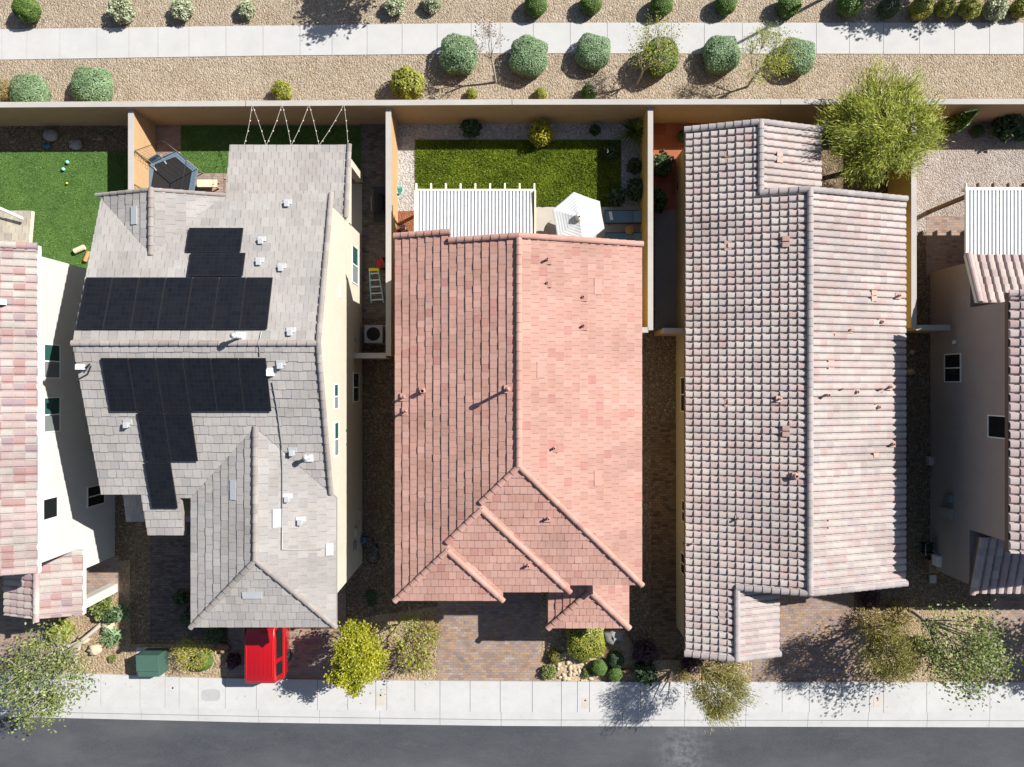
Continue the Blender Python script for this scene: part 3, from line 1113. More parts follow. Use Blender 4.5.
lines = [((XL, YM, zr), (XR, YM, zr)), ((-13.77, 4.92, zg), (-13.77, YR, zg)), ((-9.76, -6.72, zw), (-9.76, -1.65, zw)),
         ((-12.61, -9.57, ze), (-9.76, -6.72, zw)), ((-6.91, -9.57, ze), (-9.76, -6.72, zw)),
         ((XR + .02, -4.3, zz(GF, 0, -4.3) + .02), (XR + .02, YM, zr + .02)), ((XR + .02, YR, ze + .02), (XR + .02, YM, zr + .02)),
         ((-16.3, YR - .05, ze), (-13.77, YR - .05, zg), .08), ((-11.24, YR - .05, ze), (-13.77, YR - .05, zg), .08)]
rg = roof(hg, 'roof', fac, T_GREY, 'flat', lines, 'fascia_grey', seed=9, ragged=.02, w=.33, exp=.36, lift=.036, gap=.007, cap=T_GCAP)
LR = pl_y(10.36, 2.9, -.2025)
roof(hg, 'patio_roof', [([(-12.25, 7.02), (-7.03, 7.02), (-7.03, 10.36), (-12.25, 10.36)], LR)], T_GREY, 'flat',
     [((-7.05, 10.34, 2.93), (-7.05, 7.05, zz(LR, 0, 7.05) + .02))], 'fascia_cream', seed=12, ragged=.025, w=.33, exp=.36, lift=.045, cap=T_GCAP)
SH = pl_y(-6.0, 2.9, .2)
roof(hg, 'lower_roof', [([(-16.75, -6.0), (-13.4, -6.0), (-13.4, -4.0), (-16.75, -4.0)], SH)], T_GREY, 'flat', [], 'fascia_grey', seed=13, w=.33, exp=.36)
w = MB()
w.box(-15.75, -7.12, -4.0, 7.0, -.05, 5.6)
# gable ends up to the rakes
for x0_, x1_ in ((-15.75, -15.5), (-7.45, -7.12)):
    w.prism([(x0_, YM), (x1_, YM), (x1_, 7.0), (x0_, 7.0)], 5.6, lambda x, y: zz(GR, x, y) - .2)
    w.prism([(x0_, -4.0), (x1_, -4.0), (x1_, YM), (x0_, YM)], 5.6, lambda x, y: zz(GF, x, y) - .2)
w.box(-12.3, -7.12, -8.54, -4.0, -.05, 5.58)
w.box(-12.3, -7.8, -8.85, -8.54, -.05, 5.58)
w.box(-14.4, -13.75, -5.6, -4.0, -.05, 5.0)
w.prism([(-16.05, 6.8), (-13.77, 6.8), (-13.77, 7.0), (-16.05, 7.0)], 5.6, lambda x, y: zz(CL, x, y) - .2)
w.prism([(-13.77, 6.8), (-11.4, 6.8), (-11.4, 7.0), (-13.77, 7.0)], 5.6, lambda x, y: zz(CRt, x, y) - .2)
w.build('wall', 'stucco_cream', hg)
b_ = MB(); b_.box(-12.1, -7.12, 9.62, 9.86, 2.42, 2.8); b_.box(-7.3, -7.08, 7.0, 9.6, 2.42, 2.8); b_.build('patio_beam', 'stucco_cream', hg)
for x in (-11.9, -7.25):
    c = MB(); c.box(x - .17, x + .17, 9.56, 9.9, 0, 2.42); c.build('patio_post', 'stucco_cream', hg)
garage_door(hg, -8.85, -11.9, -8.2, 2.3)
# windows in the wall over the alley
window_x(hg, -7.12, 1, -1.05, .0, 4.62, 5.35)
window_x(hg, -7.12, 1, -2.95, -1.55, 4.55, 5.3)
window_x(hg, -7.12, 1, 4.5, 6.2, .95, 2.2)
window_x(hg, -7.12, 1, -.85, .5, .75, 2.0, low='glass_dark', up='glass_dark')
window_x(hg, -7.12, 1, 3.55, 4.1, 4.3, 4.5, None, up='glass_dark')
# meter boxes and conduit
for y, z, sy, sz, mt in ((-6.75, 1.2, .4, .5, 'stucco_cream'), (-7.3, 1.5, .35, .45, 'grey_metal'), (-6.1, .5, .4, .35, 'cover_tan')):
    q = MB(); q.box(-7.12, -7.05, y - sy / 2, y + sy / 2, z, z + sz); q.box(-7.05, -7.03, y - sy / 2 + .05, y + sy / 2 - .05, z + .06, z + sz - .06)
    q.build('meter_box', mt, hg, .01)
line_on(hg, [(-7.17, -7.0, 1.9), (-7.17, -7.05, 3.0), (-7.17, -7.12, 5.5)], .02, 'fascia_cream', 'conduit')
q = MB(); q.box(-7.12, -7.08, 1.9, 2.05, 1.5, 1.65); q.build('disconnect_box', 'grey_metal', hg)
# skylight-grey flashing tiles and vents
for a, b, sx, sy, pl in ((134.5, 215.5, .26, .7, CL), (233.5, 490, .25, .75, WL), (252.5, 595, .75, .28, WF), (277.5, 518, .3, .72, WR_), (330, 549, .28, .48, WR_)):
    z_ = hz(a, b, pl)
    flat_vent(rg, a, b, z_, sx, sy, 'flashing', .07, (pl[1], pl[2]))
for a, b, pl in ((288, 202, GR), (262, 239, GR), (260, 260, GR), (282, 266, GR), (291, 330, GR), (281, 363, GF), (293, 450, GF), (128, 422, GF), (288, 496, WR_), (301, 519, WR_)):
    z_ = hz(a, b, pl)
    x, y = P(a, b, z_)
    v = MB()
    zf = lambda d, z_=z_, pl=pl, x=x, y=y: (lambda qx, qy: z_ + pl[1] * (qx - x) + pl[2] * (qy - y) + d)
    v.prism([(x - .17, y - .1), (x + .17, y - .1), (x + .17, y + .1), (x - .17, y + .1)], zf(-.05), zf(.06))
    v.box(x - .08, x + .07, y - .2, y - .03, z_ - .05, z_ + .16)
    v.prism([(x - .1, y - .22), (x + .09, y - .22), (x + .09, y), (x - .1, y)], z_ + .16, z_ + .19)
    v.build('roof_vent', 'flashing', rg, .01)
for a, b, pl, h_ in ((241, 337, GR, .65), (309, 457, GF, .4)):
    pipe_vent(rg, a, b, hz(a, b, pl), h_, .07, 'flashing', .34, .11, 'white_metal')


# solar panels
def panel(xa, xb, ya, yb, pl, lift=.14):
    f = lambda x, y: zz(pl, x, y)
    o = MB()
    g = .012
    o.prism([(xa + g, ya + g), (xb - g, ya + g), (xb - g, yb - g), (xa + g, yb - g)], lambda x, y: f(x, y) + lift - .04, lambda x, y: f(x, y) + lift)
    p = o.build('solar_panel', 'dark_plastic', rg)
    c = MB()
    e = .03
    c.prism([(xa + e, ya + e), (xb - e, ya + e), (xb - e, yb - e), (xa + e, yb - e)], lambda x, y: f(x, y) + lift - .01, lambda x, y: f(x, y) + lift + .004)
    c.build('cell_sheet', 'solar_cells', p)
    fe = MB()
    for x in (xa + .15, xb - .15):
        for y in (ya + .2, yb - .2):
            fe.box(x - .03, x + .03, y - .05, y + .05, f(x, y) - .02, f(x, y) + lift - .045)
    fe.build('bracket', 'grey_metal', p)


for i in range(7):
    w_ = (16.02 - 9.0) / 7
    panel(-16.0 + i * w_, -16.0 + (i + 1) * w_, 1.98, 4.0, GR)
panel(-12.42, -10.32, 5.0, 6.0, GR)
panel(-12.22, -10.12, 4.03, 4.98, GR)
for i in range(6):
    w_ = (15.12 - 9.05) / 6
    panel(-15.1 + i * w_, -15.1 + (i + 1) * w_, -1.06, .95, GF)
for i in range(2):
    panel(-14.1 + i * 1.02, -14.1 + (i + 1) * 1.02, -3.0, -1.09, GF)
panel(-14.15, -13.12, -4.92, -3.03, GF)
# conduits over the tiles
cz = lambda px, py, pl: (*P(px, py, hz(px, py, pl)), hz(px, py, pl) + .07)
line_on(rg, [cz(262, 332, GR), cz(260, 342, GR), cz(260.5, 356, GF)], .02, 'grey_metal', 'conduit')
line_on(rg, [cz(273, 382, GF), cz(278, 410, GF), cz(282.5, 446, GF), cz(283, 470, WR_), cz(282.5, 549, WR_), cz(322, 549, WR_)], .02, 'grey_metal', 'conduit')
q = MB(); a = cz(271, 372, GF); q.box(a[0] - .12, a[0] + .12, a[1] - .15, a[1] + .15, a[2] - .1, a[2] + .1); q.build('junction_box', 'white_metal', rg)
q = MB(); a = cz(83, 367, GF); q.box(a[0] - .14, a[0] + .1, a[1] - .1, a[1] + .1, a[2] - .1, a[2] + .18); q.build('dish_mount', 'white_metal', rg)
line_on(rg, [cz(86, 368, GF), cz(91, 364, GF), (lambda q_: (q_[0], q_[1], q_[2] + .3))(cz(95, 366, GF))], .025, 'dark_plastic', 'cable')
line_on(rg, [cz(92, 366, GF), cz(89, 374, GF), cz(78, 380, GF)], .025, 'dark_plastic', 'cable')

# ---- pale pink S-tile house, one storey
ze, s = 2.9, .31
hr = thing('house', 'single-storey house with a pale pink barrel tile roof of stepped gables', 'house', (12.3, -.3, 0), 'houses along the street')
XL = 7.513
RL = pl_x(XL, ze, s)
RM, RB, RF = pl_x(17.05, ze, -s), pl_x(13.4, ze, -s), pl_x(11.58, ze, -s)
XB, XMn, XF = (XL + 13.4) / 2, (XL + 17.05) / 2, (XL + 11.58) / 2
T_RX = T_R
fac = [([(XL, 8.06), (XB, 8.06), (XB, 11.06), (XL, 11.06)], RL, XL),
       ([(XL, -8.68), (XMn, -8.68), (XMn, 8.06), (XL, 8.06)], RL, XL),
       ([(XL, -11.74), (XF, -11.74), (XF, -8.68), (XL, -8.68)], RL, XL),
       ([(XB, 8.0), (13.4, 8.0), (13.4, 11.06), (XB, 11.06)], RB, -13.4),
       ([(XMn, -8.68), (17.05, -8.68), (17.05, 8.06), (XMn, 8.06)], RM, -17.05),
       ([(XF, -11.74), (11.58, -11.74), (11.58, -8.55), (XF, -8.55)], RF, -11.58)]
zb, zm, zf_ = zz(RL, XB, 0), zz(RL, XMn, 0), zz(RL, XF, 0)
lines = [((XB, 8.0, zb), (XB, 11.06, zb)), ((XMn, -8.68, zm), (XMn, 8.06, zm)), ((XF, -11.74, zf_), (XF, -8.7, zf_)),
         ((XL, 11.0, ze), (XB, 11.0, zb)), ((13.4, 11.0, ze), (XB, 11.0, zb)),
         ((XB, 8.02, zb), (XMn, 8.02, zm)), ((17.05, 8.0, ze), (XMn, 8.0, zm)),
         ((XF, -8.65, zf_), (XMn, -8.65, zm)), ((17.05, -8.65, ze), (XMn, -8.65, zm)),
         ((XL, -11.7, ze), (XF, -11.7, zf_)), ((11.58, -11.7, ze), (XF, -11.7, zf_))]
rr_ = roof(hr, 'roof', fac, T_RX, 's', lines, 'fascia_brown', seed=21, w=.302, exp=.348, lift=.055, amp=.085, cap=T_RCAP)
w = MB()
w.prism([(7.8, -11.5), (11.3, -11.5), (11.3, -8.3), (16.75, -8.3), (16.75, 7.8), (13.1, 7.8), (13.1, 10.7), (7.8, 10.7), (7.8, 3.0), (7.8, 1.0), (7.8, -5.0)], -.05, 2.8)
for ya, yb, xa, xm, xb, PL_, PR_ in ((7.6, 7.8, 7.8, XMn, 16.75, RL, RM), (-8.3, -8.1, 7.8, XMn, 16.75, RL, RM), (10.6, 10.7, 7.8, XB, 13.1, RL, RB), (-11.5, -11.3, 7.8, XF, 11.3, RL, RF)):
    w.prism([(xa, ya), (xm, ya), (xm, yb), (xa, yb)], 2.8, lambda x, y, PL_=PL_: zz(PL_, x, y) - .2)
    w.prism([(xm, ya), (xb, ya), (xb, yb), (xm, yb)], 2.8, lambda x, y, PR_=PR_: zz(PR_, x, y) - .2)
w.build('wall', 'stucco_yellow', hr)
window_x(hr, 7.8, -1, -1.3, .3, 1.0, 2.2, up='glass_dark', low='glass_dark', frame='cream_paint')
window_x(hr, 7.8, -1, -8.7, -7.7, 1.0, 2.2, up='glass_dark', low='glass_dark', frame='cream_paint')
window_x(hr, 7.8, -1, -6.3, -5.3, 1.2, 2.2, up='glass_dark', low='glass_dark', frame='cream_paint')
q = MB(); q.lathe([(.001, .0), (.1, .0), (.1, .12), (.001, .12)], (7.68, -7.1, 2.2), 12); q.build('wall_lamp', 'dark_plastic', hr)
garage_door(hr, -8.3, 12.0, 16.3)
for a, b, pl, h_, r in ((824, 395, RM, .5, .06), (841, 389, RM, .22, .04), (856, 392, RM, .2, .06), (880, 389, RM, .22, .04), (889, 387, RM, .22, .05), (878, 407, RM, .16, .06), (892, 444, RM, .2, .06),
                        (881, 322, RM, .16, .06), (832, 335, RM, .16, .07), (849, 330, RM, .16, .045), (898, 296, RM, .2, .045),
                        (779, 399, RL, .2, .04), (795, 476, RL, .2, .09), (738, 518, RL, .3, .045), (703, 528, RL, .1, .08), (692, 543, RL, .25, .045)):
    pipe_vent(rr_, a, b, (lambda z0: zz(pl, *P(a, b, z0)))(3.6) + .04, h_, r, 'vent_orange', .26)
for a, b, pl in ((727, 243, RL), (727, 249, RL), (785, 239, RL), (785, 245, RL), (785, 428, RL), (785, 434, RL), (727, 401, RL), (727, 407, RL), (727, 155, RL), (727, 161, RL), (779, 155, RB), (779, 161, RB),
                 (873, 293, RM), (873, 299, RM), (830, 361, RM), (830, 367, RM), (875, 455, RM), (830, 521, RM), (830, 527, RM), (721, 611, RL), (721, 618, RL)):
    z_ = (lambda z0: zz(pl, *P(a, b, z0)))(3.6)
    flat_vent(rr_, a, b, z_, .27, .2, 'vent_orange', .125, (pl[1], 0))

# ---- white house at the far side of the turf yard
ze, s = 5.8, .31
hl = thing('house', 'two-storey white house with mixed white and rose barrel tiles, beside the bright turf', 'house', (-22, -1, 0), 'houses along the street')
LRt, LLt = pl_x(-18.62, ze, -s), pl_x(-29.0, ze, s)
xm = -23.75
zm = zz(LRt, xm, 0)
rl = roof(hl, 'roof', [([(xm, -7.45), (-18.62, -7.45), (-18.62, 5.42), (xm, 5.42)], LRt, 18.62), ([(-29, -7.45), (xm, -7.45), (xm, 5.42), (-29, 5.42)], LLt)], T_L, 's',
          [((xm, -7.45, zm), (xm, 5.42, zm)), ((-18.62, 5.38, ze), (xm, 5.38, zm))], 'white_paint', seed=31, w=.30, exp=.40, lift=.035, amp=.06)
FRt, FLt, pz = pl_x(-18.55, 3.0, -s), pl_x(-21.95, 3.0, s), 3.0
xf = -20.2
roof(hl, 'porch_roof', [([(xf, -10.0), (-18.55, -10.0), (-18.55, -7.15), (xf, -7.15)], FRt, 18.55), ([(-21.95, -10.0), (xf, -10.0), (xf, -7.15), (-21.95, -7.15)], FLt)], T_L, 's',
     [((xf, -10.1, zz(FRt, xf, 0)), (xf, -7.2, zz(FRt, xf, 0)))], 'white_paint', seed=33, w=.30, exp=.40, lift=.035, amp=.06)
w = MB()
w.box(-28.6, -18.89, -7.2, 5.1, -.05, 5.6)
w.box(-22.0, -18.89, -8.2, -7.2, -.05, 2.8)
for ya, yb in ((-7.2, -7.0), (4.9, 5.1)):
    w.prism([(xm, ya), (-18.89, ya), (-18.89, yb), (xm, yb)], 5.6, lambda x, y: zz(LRt, x, y) - .2)
    w.prism([(-28.6, ya), (xm, ya), (xm, yb), (-28.6, yb)], 5.6, lambda x, y: zz(LLt, x, y) - .2)
w.build('wall', 'stucco_white', hl)
c = MB(); c.box(-19.15, -18.75, -9.9, -9.5, 0, 2.75); c.build('porch_column', 'stucco_white', hl)
c = MB(); c.box(-21.6, -21.2, -9.9, -9.5, 0, 2.75); c.build('porch_column', 'stucco_white', hl)
b_ = MB(); b_.box(-21.6, -18.75, -9.87, -9.53, 2.45, 2.8); b_.build('porch_beam', 'stucco_white', hl)
window_x(hl, -18.89, 1, .2, 1.62, 4.05, 5.1)
window_x(hl, -18.89, 1, -2.0, -.55, 4.05, 5.1)
window_x(hl, -18.89, 1, -5.55, -4.65, 4.2, 5.15, None, up='glass_dark')
window_x(hl, -18.89, 1, -5.55, -4.6, .85, 2.2, up='glass_dark', low='glass_dark')
LB = pl_y(8.0, 2.85, -.12)
lo = roof(hl, 'patio_roof', [([(-28, 5.15), (-20.85, 5.15), (-20.85, 7.5), (-28, 7.5)], LB)], T_BEIGE, 'flat', [], 'fascia_cream', seed=35)
b_ = MB(); b_.tube([(*P(23, 219, 3.25), 3.25), (*P(-12, 203, 3.55), 3.55)], .07, 4); b_.tube([(*P(-12, 203, 3.55), 3.55), (*P(-50, 219, 3.25), 3.25)], .07, 4); b_.build('gable_beam', 'white_paint', lo)
for x in (-27.4, -24.2):
    c = MB(); c.box(x - .1, x + .1, 7.1, 7.3, 0, 2.75); c.build('patio_post', 'white_paint', lo)
flat_vent(rl, 1, 302, 6.3, .3, .22, 'white_metal', .15, (-s, 0))

# ---- taupe house at the other end
hf = thing('house', 'two-storey taupe house in shade beside the tall pergola-like white patio cover', 'house', (24, -1, 0), 'houses along the street')
xe, xm = 19.43, 24.2
ze = 5.9
FL_, FRr = pl_x(xe, ze, s), pl_x(2 * xm - xe, ze, -s)
zm = zz(FL_, xm, 0)
roof(hf, 'roof', [([(xe, -6.62), (xm, -6.62), (xm, 3.56), (xe, 3.56)], FL_, xe), ([(xm, -6.62), (2 * xm - xe, -6.62), (2 * xm - xe, 3.56), (xm, 3.56)], FRr)], T_FR, 's',
     [((xm, -6.62, zm), (xm, 3.56, zm)), ((xe, 3.52, ze), (xm, 3.52, zm))], 'fascia_brown', seed=41, w=.36, exp=.36, lift=.04, amp=.085)
SB = pl_y(5.58, 2.95, -.35)
roof(hf, 'lower_roof', [([(19.7, 3.42), (28.7, 3.42), (28.7, 5.58), (19.7, 5.58)], SB)], T_FR, 's', [((19.74, 5.58, 2.95), (19.74, 3.45, zz(SB, 0, 3.45)))], 'white_paint', seed=43, w=.36, exp=.36, lift=.04, amp=.085)
SF = pl_y(-9.07, 3.0, .255)
roof(hf, 'porch_roof', [([(19.83, -9.07), (28.7, -9.07), (28.7, -6.5), (19.83, -6.5)], SF)], T_FR, 's', [((19.87, -9.05, 3.0), (19.87, -6.5, zz(SF, 0, -6.5)))], 'fascia_brown', seed=45, w=.36, exp=.36, lift=.04, amp=.085)
w = MB()
w.box(19.9, 28.5, -6.35, 3.3, -.05, 5.7)
w.box(19.9, 28.5, 3.3, 5.28, -.05, 2.9)
w.box(19.9, 28.5, -9.0 + .25, -6.35, -.05, 2.85)
for ya, yb in ((-6.35, -6.15), (3.1, 3.3)):
    w.prism([(19.9, ya), (xm, ya), (xm, yb), (19.9, yb)], 5.7, lambda x, y: zz(FL_, x, y) - .2)
w.build('wall', 'stucco_taupe', hf)
window_x(hf, 19.9, -1, .05, 1.35, 1.1, 2.3, up='glass_dark', low='glass_dark')
window_x(hf, 19.9, -1, -2.25, -1.3, 4.05, 5.25, None, up='glass_dark')
for y, z, sy, sz, mt in ((-5.2, 1.3, .35, .5, 'grey_metal'), (-5.9, .9, .5, .9, 'stucco_taupe'), (-8.25, .4, .5, .5, 'white_paint')):
    q = MB(); q.box(19.72, 19.9, y - sy / 2, y + sy / 2, z, z + sz); q.box(19.7, 19.72, y - sy / 2 + .05, y + sy / 2 - .05, z + .06, z + sz - .06)
    q.build('meter_box', mt, hf, .01)
q = MB(); q.lathe([(.001, .0), (.09, .0), (.09, .12), (.001, .12)], (19.82, 1.85, 1.9), 10); q.build('wall_lamp', 'white_paint', hf)
pc = MB()
x0, x1, yr = 19.72, 28.6, 8.38
xx = x0
while xx < x1 - .1:
    for a, b, up in ((0, .085, .09), (.085, .16, 0)):
        pc.prism([(xx + a, 5.52), (xx + b, 5.52), (xx + b, yr), (xx + a, yr)], 2.86, 2.88 + up)
    xx += .16
po = pc.build('patio_cover', 'white_metal', hf)
bm_ = MB(); bm_.box(x0 - .08, x1, yr, yr + .12, 2.66, 2.98); bm_.box(x0 - .06, x0 - .015, 5.5, yr + .3, 2.88, 2.99); bm_.build('beam', 'white_paint', po)
for i in range(14):
    r_ = MB(); xr_ = x0 + .62 + i * .66
    r_.box(xr_ - .03, xr_ + .03, 7.5, 8.74, 2.66, 2.84); r_.build('rafter', 'fascia_brown', po)
for x in (x0 + .15, 24, x1 - .2):
    q = MB(); q.box(x - .08, x + .08, 8.1, 8.26, 0, 2.66); q.build('post', 'fascia_brown', po)


# ================================================================== PLANTS
def leaf_quads(c, n, size, aspect, flat, out=None, align=0., nb=None):
    """n leaves at centres c (n,3). flat 0..1 turns normals up; out (n,3): direction the long side follows with weight align"""
    nr = RNG.normal(0, 1, (n, 3))
    nr[:, 2] = np.abs(nr[:, 2]) + flat * 2
    if nb is not None:
        nr = nr * .55 + nb
    nr /= np.linalg.norm(nr, axis=1)[:, None]
    a = RNG.normal(0, 1, (n, 3))
    if out is not None:
        a = a * (1 - align) + out * align * 2
    a -= nr * np.sum(a * nr, 1)[:, None]
    a /= np.linalg.norm(a, axis=1)[:, None] + 1e-9
    b = np.cross(nr, a)
    s = size * RNG.uniform(.6, 1.35, n)[:, None]
    L, W = a * s, b * s * aspect
    V = np.stack([c - L, c - L * .1 + W, c + L, c - L * .1 - W], 1).reshape(-1, 3)
    return V, np.arange(4 * n).reshape(-1, 4)


def bush_mesh(rx, rz, n, size, mat, seed, square=0., aspect=.6, core=.82, spiky=0., loose=0.):
    """a shrub about its own foot: returns (leaf data)"""
    rs = np.random.default_rng(seed)
    d = rs.normal(0, 1, (n, 3))
    d /= np.linalg.norm(d, axis=1)[:, None]
    if square:
        p = 2 + square * 2.2
        d /= (np.sum(np.abs(d) ** p, 1) ** (1 / p))[:, None]
    lump = 1 + (.06 + loose * .2) * (np.sin(d[:, 0] * 5 + seed) * np.sin(d[:, 1] * 6 + seed * 2) + np.sin(d[:, 2] * 5 + seed * 3) * .6)
    r = lump * (1 - (.10 + .5 * loose) * rs.random(n) ** 1.5)
    c = d * r[:, None] * np.array([rx, rx, rz]) + np.array([0, 0, rz * .92])
    d = d[c[:, 2] > .01]
    c = c[c[:, 2] > .01]
    m = len(c)
    V, Q = leaf_quads(c, m, size, aspect, .25, (c - np.array([0, 0, rz * .4])) / max(rx, rz), .3 + spiky, None if loose > .3 else d * 1.1)
    t = .5 + .22 * np.sin(c[:, 0] * 7 / rx + seed) * np.sin(c[:, 1] * 6 / rx + 2 * seed) + rs.normal(0, .22, m)
    return V, Q, t


BUSH = {}


def bush(kind, name, label, px, py, dia, cat='shrub', group=None, hz=None, rot=None, sy=1.0):
    """px,py: where the middle of the shrub shows; dia in pixels"""
    spec = KINDS[kind]
    r = dia / 2 / 23.5
    h = r * spec['h'] if hz is None else hz
    x, y = P(px, py, h * .95)
    key = (kind, int(abs(px * 7 + py * 3)) % 3)
    if key not in BUSH:
        V, Q, t = bush_mesh(1.0, spec['h'], spec['n'], spec['size'], spec['mat'], len(BUSH) * 7 + 3, spec.get('square', 0), spec.get('aspect', .6), 0, spec.get('spiky', 0), spec.get('loose', 0))
        f = np_mesh('foliage', V, Q, t, spec['mat'])
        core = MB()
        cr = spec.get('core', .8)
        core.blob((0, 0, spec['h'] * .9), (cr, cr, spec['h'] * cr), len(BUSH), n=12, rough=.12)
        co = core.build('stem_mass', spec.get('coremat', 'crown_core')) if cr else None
        for o in (f, co):
            if o:
                COL.objects.unlink(o)
        BUSH[key] = (f, co)
    f, co = BUSH[key]
    t = thing(name, label, cat, (x, y, 0), group)
    t.rotation_euler = (0, 0, (random.uniform(-.3, .3) if kind == 'sage' else random.uniform(0, 6.28)) if rot is None else rot)
    t.scale = (r, r * sy, h / spec['h'])
    for o in (f, co):
        if o:
            c = o.copy()
            COL.objects.link(c)
            c.parent = t
    return t


KINDS = {
    'sage': dict(mat='leaf_sage', h=.62, n=9500, size=.046, square=.5, core=.9, coremat='core_sage'),
    'round': dict(mat='leaf_green', h=.85, n=6500, size=.05, core=.9, coremat='core_green'),
    'dark': dict(mat='leaf_dark', h=.85, n=3600, size=.07),
    'hedge': dict(mat='leaf_yellowgreen', h=.8, n=7000, size=.05, square=.6, core=.9, coremat='core_green'),
    'lime': dict(mat='leaf_yellowgreen', h=.85, n=3000, size=.075, loose=.25),
    'yellow': dict(mat='leaf_yellow', h=.95, n=1300, size=.10, loose=.6, core=.45),
    'bloom': dict(mat='leaf_bloom', h=.75, n=2000, size=.10, loose=.45, core=.7),
    'olive': dict(mat='leaf_olive', h=.8, n=2600, size=.08, loose=.3),
    'purple': dict(mat='leaf_purple', h=.8, n=1300, size=.11, loose=.5, core=.5),
    'straw': dict(mat='leaf_straw', h=.7, n=1400, size=.11, aspect=.2, loose=.8, core=0, spiky=.4),
    'agave': dict(mat='leaf_sage', h=.7, n=160, size=.48, aspect=.16, loose=.9, core=.2, spiky=.6),
    'leafy': dict(mat='leaf_dark', h=1.0, n=800, size=.17, loose=.7, core=.4),
    'fresh': dict(mat='leaf_fresh', h=.7, n=1300, size=.11, loose=.5, core=.5),
}
G_FAR = 'shrubs in a row beyond the back walk'
G_MID = 'shrubs between the back walk and the back wall'
G_YARD = 'shrubs in the back yards'
G_FRONT = 'shrubs in the front gardens'
for kind, px, py, dia, lab in (
        ('round', 26, 9, 28, 'dark green clipped ball shrub beyond the walk, alone before the pale blossoming ones'),
        ('bloom', 121, 10, 27, 'largest pale blossoming shrub of the row beyond the walk'),
        ('bloom', 182, 9, 23, 'pale blossoming shrub beyond the walk, middle-sized one of three close together'),
        ('bloom', 246, 9, 19, 'pale blossoming shrub beyond the walk, nearest the big tree shadow on the walk'),
        ('bloom', 395, 5, 22, 'pale green shrub beyond the walk, just past the big tree shadow'),
        ('bloom', 432, 3, 19, 'small pale shrub beyond the walk, last pale one before the dark green balls'),
        ('round', 536, 4, 25, 'green ball shrub beyond the walk, first of the evenly spaced balls after the pale ones'),
        ('round', 591, 3, 24, 'green ball shrub beyond the walk, across from the third grey-green shrub'),
        ('round', 662, 4, 25, 'green ball shrub beyond the walk, across from the spindly yellow tree'),
        ('round', 726, 3, 24, 'green ball shrub beyond the walk, between two evenly spaced balls near the lamp shadow'),
        ('round', 789, 5, 26, 'green ball shrub beyond the walk crossed by the thin lamp post shadow'),
        ('round', 850, 4, 27, 'green ball shrub beyond the walk at the edge of a round tree shadow'),
        ('dark', 889, 7, 22, 'dark grey-green ball shrub beyond the walk standing inside a tree shadow'),
        ('lime', 921, 8, 25, 'yellow-green shrub beyond the walk, first of the tight group of five'),
        ('lime', 946, 7, 22, 'yellow-green shrub beyond the walk, smallest of the tight group of five'),
        ('lime', 970, 8, 24, 'yellow-green shrub beyond the walk, middle of the tight group of five'),
        ('bloom', 996, 8, 25, 'pale flowering shrub within the tight group of yellow-green shrubs'),
        ('lime', 1022, 7, 22, 'yellow-green shrub beyond the walk, cut by the picture edge')):
    bush(kind, 'shrub', lab, px, py, dia, group=G_FAR)
for kind, px, py, dia, lab in (
        ('sage', 30, 93, 37, 'smaller of two grey-green shrubs growing against the back wall'),
        ('sage', 92, 87, 41, 'larger of two grey-green shrubs growing against the back wall'),
        ('straw', 2, 90, 26, 'dry orange-brown bush on gravel cut by the picture edge'),
        ('lime', 282, 91, 22, 'lone small yellow-green shrub by the back wall above the string lights'),
        ('lime', 407, 83, 36, 'round yellow-green shrub on gravel beside the back wall'),
        ('sage', 459, 55, 40, 'grey-green shrub overhanging the walk beside the bare pinkish tree'),
        ('sage', 529, 57, 40, 'broad grey-green shrub overhanging the walk, second one after the bare tree'),
        ('sage', 593, 52, 36, 'grey-green shrub at the walk edge next to the spindly yellow tree'),
        ('round', 660, 57, 40, 'olive green rounded shrub tangled in the spindly yellow tree'),
        ('sage', 721, 55, 38, 'grey-green dome shrub touched by the thin lamp post shadow'),
        ('sage', 797, 57, 37, 'grey-green shrub half behind the wispy yellow-green tree'),
        ('lime', 472, 94, 13, 'tiny yellow-green shrub by the back wall under the bare tree'),
        ('lime', 541, 94, 14, 'tiny yellow-green shrub by the back wall above the yellow garden bush'),
        ('round', 589, 93, 18, 'tiny dark green shrub by the back wall beside dry twigs')):
    bush(kind, 'shrub', lab, px, py, dia, group=G_MID)
for kind, px, py, dia, lab in (
        ('leafy', 471, 128, 20, 'small dark leafy plant by the tan wall, lit at its tip, above the lawn'),
        ('yellow', 541, 132, 27, 'bright yellow bush between tan wall and lawn'),
        ('leafy', 595, 130, 12, 'thin dark plant on shaded gravel beside the palm-like yucca'),
        ('leafy', 611, 152, 15, 'dark leafy shrub standing mostly for plant shadow in the shaded lawn corner'),  # dark leaves stand mostly for shadow cast on the lawn
        ('leafy', 617, 196, 18, 'dark shrub, mostly a stand-in for plant shadow, at the lawn end beside the striped umbrella'),  # mostly a plant's cast shadow, drawn as dark foliage
        ('leafy', 636, 190, 22, 'dark leafy plant on gravel by the ochre wall above the loungers'),
        ('leafy', 634, 166, 16, 'small brown-green plant on gravel near the ochre wall'),
        ('leafy', 661, 165, 26, 'leafy shrub on red paving next to the ochre wall'),
        ('dark', 684, 136, 14, 'dark plant peeking out beside the pale pink roof\'s rear corner'),
        ('leafy', 656, 200, 24, 'dark shrub in deep shade on the red paving'),
        ('leafy', 1008, 124, 30, 'dark loose shrub in wall shade near the tall narrow cypress'),
        ('dark', 978, 131, 14, 'small dark green plant in wall shade beside the cypress'),
        ('dark', 1022, 133, 18, 'dark shrub in wall shade cut by the picture edge')):
    bush(kind, 'shrub', lab, px, py, dia, group=G_YARD)
